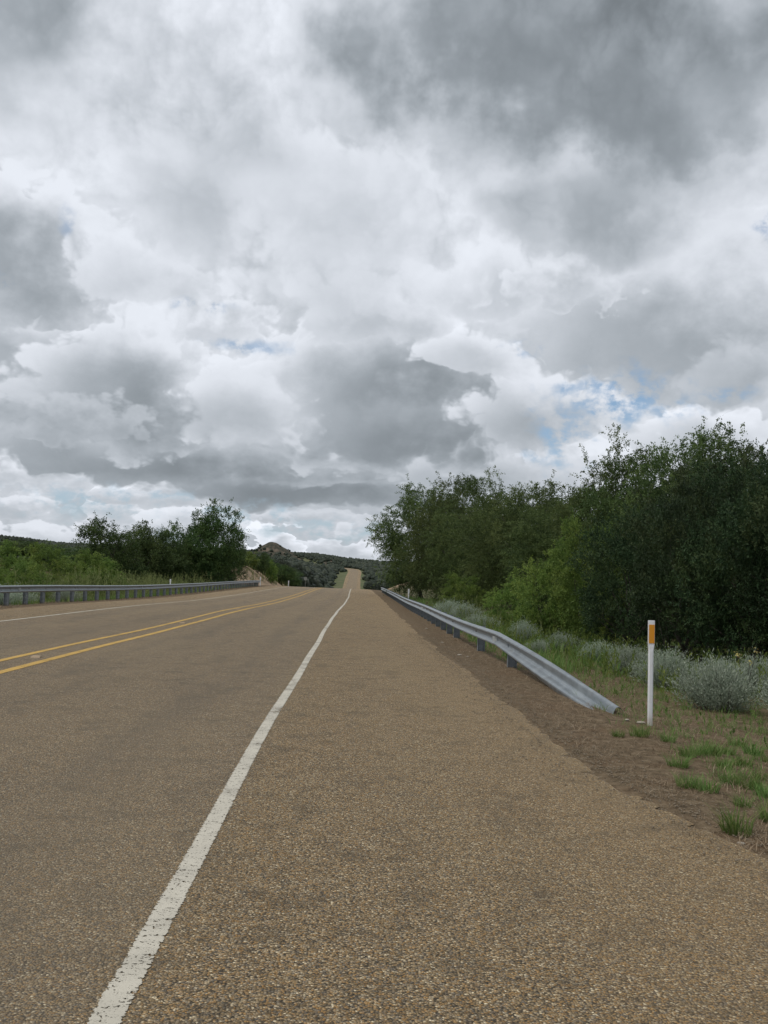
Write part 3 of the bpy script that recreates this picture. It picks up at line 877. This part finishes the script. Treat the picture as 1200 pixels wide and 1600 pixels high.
for k in range(3):
    proto('elm%d' % k, 10 + k, 8, 7.5, 'elm', nc=270, ntw=14, nl=33, cr_=.62, ll=.10, lw=.05, droop=.4, upb=.4, base=.05, lob=.20, shell=.38, spikes=5,
          trunk_kw=dict(n_limb=12, r0=.16, n_twig=40))
for k in range(2):
    proto('juniper%d' % k, 30 + k, 4, 3.8, 'juniper', nc=170, ntw=18, nl=30, cr_=.30, ll=.062, lw=.024, droop=-.05, upb=.4, base=.02, lob=.25, shell=.38, spikes=7, spread=.7,
          trunk_kw=dict(n_limb=16, r0=.11, n_twig=60, stems=3))
for k in range(2):
    proto('bright%d' % k, 40 + k, 2.6, 2.8, 'bright', nc=95, ntw=14, nl=24, cr_=.25, ll=.06, lw=.034, droop=.3, upb=.3, base=.04, lob=.32, shell=.45, spikes=6,
          trunk_kw=dict(n_limb=10, r0=.05, n_twig=24, stems=4))
for k in range(3):
    proto('dark%d' % k, 50 + k, 7, 6, 'midleaf', nc=170, ntw=11, nl=18, cr_=.6, ll=.16, lw=.08, droop=.25, upb=.5, base=.04, lob=.28, shell=.3, spikes=12,
          trunk_kw=dict(n_limb=10, r0=.13, n_twig=30))
for k in range(3):
    proto('valley%d' % k, 60 + k, 4, 4.6, 'farleaf', nc=60, ntw=8, nl=8, cr_=.5, ll=.26, lw=.15, droop=.1, upb=.5, base=.02, lob=.25, shell=.4,
          trunk_kw=dict(n_limb=5, r0=.09, n_twig=5))

G1 = 'leafy trees behind the right guardrail'
for k, (x, y, tz, w, lab) in enumerate([
    (3.5, 85.0, 8.2, 8.0, 'leafy tree over the far end of the right guardrail, leftmost of the right row'),
    (5.6, 74.0, 7.3, 7.8, 'leafy green tree second from the left in the right hand row'),
    (7.0, 65.0, 6.95, 7.4, 'leafy green tree in the middle of the row behind the right guardrail'),
    (7.7, 53.0, 5.75, 6.8, 'leafy tree in the right hand row, just left of the notch of sky'),
    (8.5, 45.5, 4.8, 5.6, 'lower leafy tree filling the notch in the right hand tree row'),
    (9.2, 38.5, 5.8, 4.8, 'tall feathery tree at the left edge of the big dark group on the right'),
    (10.6, 36.5, 6.0, 5.8, 'tall feathery tree rising behind the dark junipers, above the amber marker post'),
    (12.2, 35.0, 6.05, 5.8, 'tallest feathery treetop behind the junipers, left of the photo edge'),
    (13.0, 31.5, 5.2, 5.4, 'feathery tree at the right photo edge behind the junipers'),
    (15.0, 34.0, 5.8, 5.8, 'back tree cut by the right photo edge behind the junipers')]):
    plant('elm%d' % (k % 3), 'elm_tree', 'tree', x, y, tz, w, lab, G1)
for k, (x, y, tz, w, lab) in enumerate([(7.5, 92, 7.5, 8, 'dim tree standing behind the leftmost right hand tree'), (11, 70, 6.3, 8, 'shaded back tree behind the middle of the right hand row'),
                                        (12.5, 52, 5.2, 7, 'shaded back tree behind the notch of the right hand row')]):
    plant('elm%d' % ((k + 1) % 3), 'elm_tree', 'tree', x, y, tz, w, lab, G1)
G2 = 'dark junipers behind the sagebrush'
for k, (x, y, tz, w, lab) in enumerate([
    (6.35, 24.6, 2.9, 2.9, 'dark juniper, leftmost of the junipers, right of the bright green shrub'),
    (6.9, 22.0, 3.25, 2.9, 'dark juniper directly behind the amber marker post'),
    (7.6, 20.3, 3.55, 3.0, 'big dark juniper behind the largest sagebrush'),
    (8.5, 19.0, 3.9, 3.0, 'very dark juniper at the right photo edge'),
    (8.7, 16.2, 3.5, 2.6, 'near dark juniper cut by the right photo edge'),
    (8.9, 25.5, 4.0, 4.2, 'tall juniper standing behind the front junipers')]):
    plant('juniper%d' % (k % 2), 'juniper_tree', 'juniper', x, y, tz, w, lab, G2)
G3 = 'bright green shrubs behind the right guardrail'
for k, (x, y, tz, w, lab) in enumerate([
    (4.85, 28.6, 1.9, 2.1, 'bright green shrub behind the bend of the guardrail'),
    (5.8, 27.3, 2.45, 2.2, 'tallest bright green shrub, pressed against the dark junipers'),
    (4.6, 36.0, .95, 1.7, 'low yellow green shrub left of the bright shrubs on the right'),
    (4.2, 50.0, 1.1, 2.2, 'green shrub at the foot of the right hand trees behind the guardrail')]):
    plant('bright%d' % (k % 2), 'green_shrub', 'shrub', x, y, tz, w, lab, G3)
G4 = 'dark trees behind the left guardrail'
for k, (x, y, tz, w, lab) in enumerate([
    (-24.7, 90, 4.6, 5.6, 'dark tree with thin shoots on top, leftmost in the left group'),
    (-23.4, 96, 4.6, 5.4, 'dark round tree second from the left in the left group'),
    (-21.8, 100, 4.0, 5.2, 'low dark tree in the middle of the left group'),
    (-19.9, 104, 5.7, 5.6, 'dark tree just left of the tallest tree in the left group'),
    (-18.1, 106, 7.2, 5.6, 'tallest tree of the left group, above the far end of the left guardrail'),
    (-17.2, 113, 4.2, 3.4, 'smaller dark tree right of the tallest left hand tree')]):
    plant('dark%d' % (k % 3), 'broadleaf_tree', 'tree', x, y, tz, w, lab, G4)
for k, (x, y, tz, w, lab) in enumerate([
    (-45, 130, 3.6, 9, 'dark tree at the left photo edge below the far hill'), (-38, 125, 2.9, 8, 'dark tree between the left photo edge and the left tree group'),
    (-34, 118, 2.6, 7, 'low dark tree touching the left tree group on its left side'), (-52, 140, 3.9, 9, 'far dark tree cut by the left photo edge')]):
    plant('dark%d' % (k % 3), 'broadleaf_tree', 'tree', x, y, tz, w, lab, G4)
G5 = 'green shrubs behind the left guardrail'
for k, (x, y, tz, w, lab) in enumerate([
    (-22.4, 60, 1.75, 4.0, 'rounded green shrub at the left photo edge behind the guardrail'), (-19.0, 57, 1.75, 3.6, 'large rounded green shrub, second from the left photo edge'),
    (-18.6, 62, 1.5, 3.4, 'rounded green shrub just left of the tall weeds'), (-16.3, 45, .95, 2.4, 'low green bush close behind the left guardrail'),
    (-19.2, 68, 1.15, 3.2, 'green shrub among the weeds below the dark left trees'), (-27.5, 68, 2.0, 4.6, 'green shrub behind the shrub at the left photo edge')]):
    plant('bright%d' % (k % 2), 'green_shrub', 'shrub', x, y, tz, w, lab, G5)
G6 = 'shrubs on the left cut bank'
for k, (x, y, tz, w, lab, key) in enumerate([
    (-20.4, 136, 3.2, 4.2, 'yellow green shrub on top of the bare bank, next to the tallest left tree', 'bright0'), (-20.6, 149, 3.5, 4.2, 'green shrub in the middle of the bank top', 'bright1'),
    (-19.6, 158, 3.5, 3.4, 'dark upright shrub standing highest on the bank', 'dark0'), (-19.4, 169, 2.9, 4.2, 'dark shrub on the bank right of the highest one', 'dark1'),
    (-18.2, 183, 1.7, 4.4, 'dark shrub where the bank slopes down to the right', 'dark2'), (-18.2, 198, .9, 4.6, 'lowest dark shrub at the right end of the bank', 'dark0'),
    (-17.6, 160, 2.1, 1.8, 'low green shrub on the face of the bare bank', 'bright0')]):
    plant(key, 'bank_shrub', 'shrub', x, y, tz, w, lab, G6)

# mid-distance trees in the dip beyond the crest
rv = random.Random(77); nv = 0
G7 = 'dark trees in the valley past the crest'
def nearbar(x, y): return abs(x - float(Xc(y)))
for k in range(900):
    y = rv.uniform(225, 640); side = -1 if rv.random() < .66 else 1
    if side < 0: x = float(Xc(y)) - rv.uniform(14 if y > 420 else 12, 16 + y * .10)
    else: x = float(Xc(y)) + rv.uniform(9.2, 13 + y * .07)
    h = rv.uniform(3.2, 5.6)
    z = gz(x, y)
    if z + h < 1.33 - .0175 * y: continue
    nv += 1
    lab = 'dark evergreen in the mass left of the distant road' if side < 0 else 'dark evergreen in the mass right of the distant road'
    o = plant('valley%d' % (k % 3), 'evergreen_tree', 'tree', x, y, z + h, rv.uniform(4.0, 7.0), lab, G7 + (' on the left' if side < 0 else ' on the right'))
    if nv >= 210: break
print('valley trees', nv)

# far scrub on the hills: one mass
def scrub(name, n, seed, region, s0, s1, matk):
    r_ = np.random.RandomState(seed)
    # small lumpy evergreen shapes: jittered octa-sphere
    base = []
    for th in (-1.1, -.35, .35, 1.0):
        for k in range(6):
            a = k * math.pi / 3 + (.5 if th > 0 else 0)
            base.append((math.cos(a) * math.cos(th), math.sin(a) * math.cos(th), math.sin(th)))
    base.append((0, 0, 1.15)); base = np.array(base)
    fc = []
    for l in range(3):
        for k in range(6):
            a = l * 6 + k; b_ = l * 6 + (k + 1) % 6
            fc += [(a, b_, b_ + 6), (a, b_ + 6, a + 6)]
    for k in range(6): fc.append((18 + k, 18 + (k + 1) % 6, 24))
    fc = np.array(fc)
    x, y = region(r_, n)
    t = x - Xc(y)
    ok = ((y > 1330) | (np.abs(t) > np.where(y > 900, 9.0, np.where(t > 0, 9.4, 14.5)))) & (y > 250)
    dens = vnoise(x, y, 150, 4)
    ok &= (r_.uniform(-.9, .9, len(x)) < dens + .45)
    redp = ((x + 512) / 9) ** 2 + ((y - 1500) / 40) ** 2 > 1.1
    ok &= redp
    x, y = x[ok], y[ok]
    br = np.hypot(x + 155, y - 1400)
    ok = (br > 26) | ((r_.uniform(0, 1, len(x)) < .30) & (br > 13))
    x, y = x[ok], y[ok]; n = len(x)
    z = G(x, y)
    s = r_.uniform(s0, s1, n)
    B = base[None] * (1 + r_.normal(0, .22, (n, len(base), 1)))
    B = B * np.stack([s, s, s * r_.uniform(.55, .95, n)], -1)[:, None, :]
    V = B + np.stack([x, y, z + s * .45], -1)[:, None, :]
    F = fc[None] + (np.arange(n) * len(base))[:, None, None]
    tint = np.repeat(r_.uniform(0, 1, n), len(base))
    o = link(name, mesh_np(name, V.reshape(-1, 3), F.reshape(-1, 3), M[matk], attr=tint)); return o
def reg_hill(r_, n):
    y = r_.uniform(640, 1950, n); x = r_.uniform(-.46, .32, n) * y; return x, y
def reg_wide(r_, n):
    y = r_.uniform(250, 1000, n); x = -r_.uniform(.05, .5, n) * y; x = np.where(r_.uniform(0, 1, n) < .3, -x * .7, x); return x, y
o = scrub('hill_scrub', 34000, 4, reg_hill, 1.3, 3.0, 'farleaf'); tag(o, 'dark scrub dotted over the far hills', 'scrub', kind='stuff')
o = scrub('valley_scrub', 9000, 6, reg_wide, 1.6, 3.4, 'farleaf'); tag(o, 'dark scrub covering the valley and plain', 'scrub', kind='stuff')

# ---------------------------------------------------------------- sagebrush
def sage_mesh(seed, H, W, stems=150, per=46):
    r_ = np.random.RandomState(seed)
    a = r_.uniform(0, 6.28, stems); rad = np.sqrt(r_.uniform(0, 1, stems))
    lob = 1 + .45 * np.sin(a * 3 + seed) * r_.uniform(.6, 1, stems)
    base = np.stack([np.cos(a) * rad * .2 * W, np.sin(a) * rad * .2 * W, np.zeros(stems)], -1)
    tip = np.stack([np.cos(a) * rad * .5 * W * lob, np.sin(a) * rad * .5 * W * lob, H * (1 - .5 * rad ** 2) * r_.uniform(.7, 1.08, stems)], -1)
    V = []; F = []; Tn = []; nv_ = 0
    li = np.repeat(np.arange(stems), per); s = r_.uniform(.12, 1, len(li))[:, None]
    bow = np.array([0, 0, .12 * H])
    p = base[li] * (1 - s) + tip[li] * s + bow * (4 * s * (1 - s)) * .6
    d = unit(tip - base)[li]
    side = r_.normal(0, 1, p.shape) * (.035 + .05 * s) * W * .9
    p = p + side * .8
    v, f = leaves_at(p, d * 1.4 + unit(side) * .5 + np.array([0, 0, .35]), .046, .014, r_, .6)
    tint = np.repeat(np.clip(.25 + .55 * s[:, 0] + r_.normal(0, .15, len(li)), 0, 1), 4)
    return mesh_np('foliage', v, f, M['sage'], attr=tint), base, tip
def sage_stems(base, tip, H):
    m = MB(); n = 0
    for b_, t_ in zip(base[::4], tip[::4]):
        b_ = Vector(b_); t_ = Vector(t_)
        m.tube([b_ - Vector((0, 0, .03)), b_.lerp(t_, .5) + Vector((0, 0, .07 * H)), t_], [.006, .004, .0015], 4)
    return m.mesh('stem', M['bark'])
SG = []
for k in range(3):
    fm, bs, tp = sage_mesh(70 + k, .8, 1.4, 170, 90)
    SG.append((fm, sage_stems(bs, tp, .8)))
def sage(k, x, y, h, w, label):
    root = empty('sagebrush', (x, y, gz(x, y) - .02), (x * 3.1) % 6.28); root.scale = (w / 1.4, w / 1.4, h / .8)
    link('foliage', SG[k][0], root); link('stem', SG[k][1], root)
    tag(root, label, 'sagebrush', 'silver sagebrush on the right verge'); return root
for k, (x, y, h, w, lab) in enumerate([
    (4.4, 12.9, .64, 1.15, 'largest silver sagebrush, right of the amber marker post'), (5.2, 12.4, .58, .95, 'silver sagebrush cut by the right photo edge'),
    (4.55, 15.8, .60, 1.0, 'silver sagebrush just behind the amber marker post to its right'), (4.6, 18.2, .52, 1.0, 'grey green sagebrush left of the amber marker post'),
    (5.7, 15.2, .6, .9, 'silver sagebrush behind the largest one in front of the junipers'),
    (4.75, 21.6, .42, 1.0, 'low sagebrush behind the bent down part of the guardrail'), (4.5, 24.6, .45, .95, 'sagebrush at the foot of the bright green shrubs'),
    (3.9, 27.2, .62, .8, 'upright sagebrush just behind the bend of the guardrail'), (2.9, 42, .75, 1.5, 'pale sagebrush behind the right guardrail near the far marker post'),
    (3.25, 38.2, .70, 1.4, 'pale sagebrush to the right of the one near the far marker post'), (3.3, 33, .5, 1.2, 'small sagebrush behind the middle of the right guardrail'),
    (5.9, 17.2, .42, .8, 'small sagebrush in the shade at the foot of the dark junipers'), (5.3, 19.6, .36, .7, 'little sagebrush between the low one behind the guardrail end and the junipers'),
    (3.7, 23.2, .32, .6, 'small sagebrush right behind the last upright guardrail post')]):
    sage(k % 3, x, y, h, w, lab)
for k, (x, y, h, w, lab) in enumerate([(-13.6, 35.5, .75, 1.6, 'pale sagebrush peeking over the left guardrail at the photo edge'), (-13.9, 38.2, .75, 1.5, 'pale sagebrush over the left guardrail, second from the edge'),
                                       (-14.0, 44.5, .7, 1.3, 'pale sagebrush over the left guardrail, farthest from the edge')]):
    sage(k % 3, x, y, h, w, lab)

# ---------------------------------------------------------------- grasses and weeds
def blades(r_, n, hmin, hmax, width, spread, lean=.45):
    """n blades in a tuft around the origin"""
    a = r_.uniform(0, 6.28, n); rr_ = spread * np.sqrt(r_.uniform(0, 1, n))
    b = np.stack([np.cos(a) * rr_, np.sin(a) * rr_, np.zeros(n)], -1)
    h = r_.uniform(hmin, hmax, n); la = a + r_.normal(0, .8, n); ln = h * lean * r_.uniform(.2, 1.3, n)
    d = np.stack([np.cos(la) * ln, np.sin(la) * ln, h], -1)
    sd = np.stack([-np.sin(la + r_.normal(0, 1, n)), np.cos(la), np.zeros(n)], -1) * width / 2
    m1 = b + d * .5 * np.array([.6, .6, 1.1]); tp_ = b + d
    v = np.stack([b - sd, b + sd, m1 + sd * .8, m1 - sd * .8, tp_ + sd * .12, tp_ - sd * .12], 1)
    return v
def blade_mesh(name, V, mat, tint=None):
    n = V.shape[0]; i = np.arange(n)[:, None] * 6
    f = np.concatenate([i + np.array([[0, 1, 2, 3]]), i + np.array([[3, 2, 4, 5]])])
    if tint is None: tint = np.random.RandomState(1).uniform(0, 1, n)
    return mesh_np(name, V.reshape(-1, 3), f, M[mat], attr=np.repeat(tint, 6))
TUFT = []
for k in range(4):
    r_ = np.random.RandomState(90 + k)
    V = blades(r_, 150, .03, .12, .0042, .065, .95)
    tn = np.clip(r_.normal(.42, .3, 150), 0, 1)
    TUFT.append(blade_mesh('grass_tuft', V, 'tuft', tn))
rt = random.Random(11)
tuft_lab = {0: 'bright green grass tuft nearest the camera at the edge of the shoulder', 1: 'green grass tuft a little behind the nearest one, to its right'}
spots = [(2.06, 5.72, 1.0), (2.45, 6.3, .8), (2.25, 6.9, .9)]
for (px_a, d_) in [(.3589, 5.75), (.385, 6.9), (.372, 7.2), (.352, 7.3), (.345, 8.0), (.365, 8.2), (.38, 7.7), (.31, 8.35), (.322, 8.5), (.335, 8.6), (.35, 8.8), (.29, 9.1), (.24, 9.2), (.375, 9.0), (.30, 7.8), (.39, 8.6), (.262, 9.3), (.395, 6.1), (.31, 7.0), (.33, 6.9), (.365, 6.5), (.40, 9.6), (.36, 9.5)]:
    spots.append((px_a * d_, d_, rt.uniform(.7, 1.15)))
spots = spots[3:]
for k, (x, y, s) in enumerate(spots):
    o = link('grass_tuft', TUFT[k % 4]); o.location = (x, y, gz(x, y) - .005); o.rotation_euler = (0, 0, rt.uniform(0, 6.28)); o.scale = (s * 1.15, s * 1.15, s)
    if k == 0: o.scale = (1.35, 1.35, 1.5)
    tag(o, tuft_lab.get(k, 'small green grass tuft on the brown dirt right of the shoulder, beyond the nearest tufts'), 'grass tuft', 'grass tufts on the right verge')

def scatter_blades(name, n, seed, xy, hmin, hmax, width, mat, lean=.5, clump=12, spread=.06, flat=False):
    r_ = np.random.RandomState(seed)
    x, y = xy(r_, n // clump)
    k = len(x)
    V = blades(r_, k * clump, hmin, hmax, width, spread, lean)
    z = G(x, y)
    off = np.repeat(np.stack([x, y, z], -1), clump, 0)[:, None, :]
    if flat: V = V[:, :, [0, 2, 1]] * np.array([1, 1, .25]) + np.array([0, 0, .004])
    sc = np.repeat(r_.uniform(.6, 1.2, k), clump)[:, None, None]
    tint = np.clip(np.repeat(r_.uniform(0, 1, k), clump) * .6 + r_.uniform(0, .4, k * clump), 0, 1)
    return link(name, blade_mesh(name, V * sc + off, mat, tint))
def side_xy(t0, t1, y0, y1, pw=1.0, patch=None):
    def fn(r_, n):
        y = y0 + (y1 - y0) * r_.uniform(0, 1, n) ** pw; t = r_.uniform(t0, t1, n); x = Xc(y) + t
        if patch is not None:
            k = vnoise(x, y, patch, 3) > r_.uniform(-.6, .5, n); x, y = x[k], y[k]
        return x, y
    return fn
tag(scatter_blades('verge_grass', 120000, 21, side_xy(7.15, 15, 4.5, 40, 1.3, 1.6), .02, .12, .005, 'tuft', lean=.9, spread=.09), 'short green grass growing through the right verge', 'grass', kind='stuff')
tag(scatter_blades('verge_grass', 26000, 22, side_xy(7.3, 11, 17, 90, 1.3, 4.0), .08, .38, .012, 'tuft'), 'grass behind the right guardrail', 'grass', kind='stuff')
tag(scatter_blades('dry_grass', 110000, 23, side_xy(6.35, 11, 3.5, 26, 1.5, 1.4), .004, .05, .0035, 'straw', lean=2.6, clump=8, spread=.10), 'dry straw litter lying on the brown dirt', 'litter', kind='stuff')
tag(scatter_blades('verge_grass', 30000, 24, side_xy(-9.5, -7.2, 24, 118, 1.3, 5.0), .06, .32, .014, 'tuft'), 'short grass under the left guardrail', 'grass', kind='stuff')
tag(scatter_blades('dry_grass', 9000, 26, side_xy(-8.5, -6.2, 22, 110, 1.3, 4.0), .02, .10, .012, 'straw', lean=1.2, clump=8, spread=.10), 'dry brown litter under the left guardrail', 'litter', kind='stuff')
# tall feathery weeds on the left and a few dry stalks on the right
def weeds(name, n, seed, xy, hmin, hmax, ll, lw, mat, per=26):
    r_ = np.random.RandomState(seed)
    x, y = xy(r_, n); n = len(x); z = G(x, y)
    h = r_.uniform(hmin, hmax, n) * (1 + .25 * vnoise(x, y, 7, 2)); a = r_.uniform(0, 6.28, n); ln = r_.uniform(.05, .3, n) * h
    tip = np.stack([np.cos(a) * ln, np.sin(a) * ln, h], -1); b = np.stack([x, y, z], -1)
    li = np.repeat(np.arange(n), per); s = r_.uniform(.1, 1, len(li))[:, None]
    p = b[li] + tip[li] * s * np.concatenate([s ** .5, s ** .5, np.ones_like(s)], 1) + r_.normal(0, 1, (len(li), 3)) * (.10 * (1.1 - s)) * h[li][:, None] * .6
    v, f = leaves_at(p, tip[li] / h[li][:, None] + .0, ll, lw, r_, .35)
    tint = np.repeat(np.clip(r_.normal(.5, .2, n)[li] + r_.normal(0, .1, len(li)), 0, 1), 4)
    return link(name, mesh_np(name, v, f, M[mat], attr=tint))
tag(weeds('tall_weeds', 2600, 31, side_xy(-17.5, -8.6, 40, 92, .8, 9.0), .7, 1.75, .16, .030, 'weed'), 'tall yellow green weeds behind the left guardrail', 'weeds', kind='stuff')
tag(weeds('tall_weeds', 700, 32, side_xy(-16, -8.6, 26, 48, .8, 5.0), .4, .9, .10, .022, 'weed'), 'knee high weeds behind the near left guardrail', 'weeds', kind='stuff')
tag(weeds('tall_weeds', 320, 33, side_xy(7.9, 10.6, 27, 58, 1.0, 4.0), .5, 1.15, .09, .016, 'weed', 22), 'dry tall weeds behind the right guardrail', 'weeds', kind='stuff')
tag(weeds('verge_weeds', 2000, 34, side_xy(8.3, 12.8, 13, 40, 1.0, 4.0), .2, .55, .07, .016, 'bright', 26), 'low green weeds between the sagebrush and the shrubs', 'weeds', kind='stuff')
tag(weeds('verge_weeds', 700, 36, side_xy(7.5, 11.5, 5.2, 17, 1.0, 2.2), .05, .17, .035, .010, 'tuft', 20), 'low green weeds among the grass tufts on the near right verge', 'weeds', kind='stuff')
tag(weeds('bank_weeds', 800, 35, side_xy(-17, -8.5, 122, 215, 1.0, 12.0), .3, 1.1, .2, .05, 'weed', 18), 'yellow green weeds on the bare bank', 'weeds', kind='stuff')

# yellow flowering weed beside the big sagebrush
fx, fy = 5.12, 14.0
fl = empty('flowering_weed', (fx, fy, gz(fx, fy)))
r_ = np.random.RandomState(3); m = MB(); tips = []
for k in range(4):
    a = r_.uniform(0, 6.28); h_ = r_.uniform(.5, .78); tpt = Vector((math.cos(a) * .15, math.sin(a) * .15, h_)); tips.append(tpt)
    m.tube([Vector((0, 0, -.02)), tpt * .5 + Vector((0, 0, .03)), tpt], [.006, .005, .003], 5)
link('stem', m.mesh('stem', M['bark']), fl)
for t_ in tips:
    v, f = leaves_at(np.array(list(t_)) + r_.normal(0, .02, (9, 3)), r_.normal(0, 1, (9, 3)), .036, .024, r_)
    link('flower', mesh_np('flower', v, f, M['bloom'], attr=r_.uniform(0, 1, len(v))), fl)
tag(fl, 'weed with small yellow flower heads behind the sagebrush at the right', 'wildflower')

# ---------------------------------------------------------------- stones, rubbish, loose chips
def pebble(seed, mat, s=(1, 1, .6)):
    r_ = random.Random(seed); m = MB(); rings = []
    for th in (-1.2, -.5, .2, .8, 1.35):
        rings.append([(s[0] * math.cos(th) * math.cos(a) * r_.uniform(.8, 1.15), s[1] * math.cos(th) * math.sin(a) * r_.uniform(.8, 1.15), s[2] * (math.sin(th) + .6)) for a in [k * math.pi / 4 for k in range(8)]])
    m.loft(rings); return m.mesh('stone', mat, True)
st = [pebble(k, M['stone']) for k in range(3)]
for k, (x, y, s, lab) in enumerate([(2.72, 10.35, .05, 'pale flat stone just in front of the guardrail end'), (2.60, 10.45, .035, 'small pale stone left of the one by the guardrail end'),
                                    (1.42, 22.6, .045, 'white stone on the dirt under the right guardrail'), (1.50, 18.6, .05, 'whitish stone on the dirt left of the near guardrail posts'), (1.62, 18.3, .035, 'small whitish stone beside the one left of the near guardrail posts'),
                                    (1.35, 29, .05, 'far white stone on the dirt under the right guardrail'), (2.02, 5.55, .022, 'tan stone at the foot of the nearest grass tuft')]):
    o = link('stone', st[k % 3]); o.location = (x, y, gz(x, y) + .002); o.scale = (s * 1.1, s * .7, s * .5); o.rotation_euler = (0, 0, k)
    tag(o, lab, 'stone', 'loose stones on the right verge')
def loose(name, n, seed, xy, s0, s1, mat, zf):
    r_ = np.random.RandomState(seed); x, y = xy(r_, n); n = len(x)
    oc = np.array([(1, 0, 0), (0, 1, 0), (-1, 0, 0), (0, -1, 0), (0, 0, .8), (0, 0, -.5)], float)
    fc = np.array([(0, 1, 4), (1, 2, 4), (2, 3, 4), (3, 0, 4), (1, 0, 5), (2, 1, 5), (3, 2, 5), (0, 3, 5)])
    s = r_.uniform(s0, s1, n)
    V = oc[None] * s[:, None, None] * (1 + r_.normal(0, .25, (n, 6, 1))) ; th = r_.uniform(0, 6.28, n)
    c, si = np.cos(th)[:, None], np.sin(th)[:, None]
    V = np.stack([V[..., 0] * c - V[..., 1] * si, V[..., 0] * si + V[..., 1] * c, V[..., 2]], -1) + np.stack([x, y, zf(x, y) + s * .2], -1)[:, None, :]
    return link(name, mesh_np(name, V.reshape(-1, 3), (fc[None] + (np.arange(n) * 6)[:, None, None]).reshape(-1, 3), M[mat]))
def edge_xy(r_, n):
    y = 2.5 + 24 * r_.uniform(0, 1, n) ** 1.6; t = Edge(y) + r_.normal(.12, .22, n); return Xc(y) + t, y
tag(loose('gravel', 11000, 41, edge_xy, .003, .010, 'gravel', lambda x, y: np.maximum(G(x, y), np.where(x - Xc(y) < Edge(y) - .1, road_z(x - Xc(y), y), -99))), 'loose chips scattered along the ragged pavement edge', 'gravel', kind='stuff')
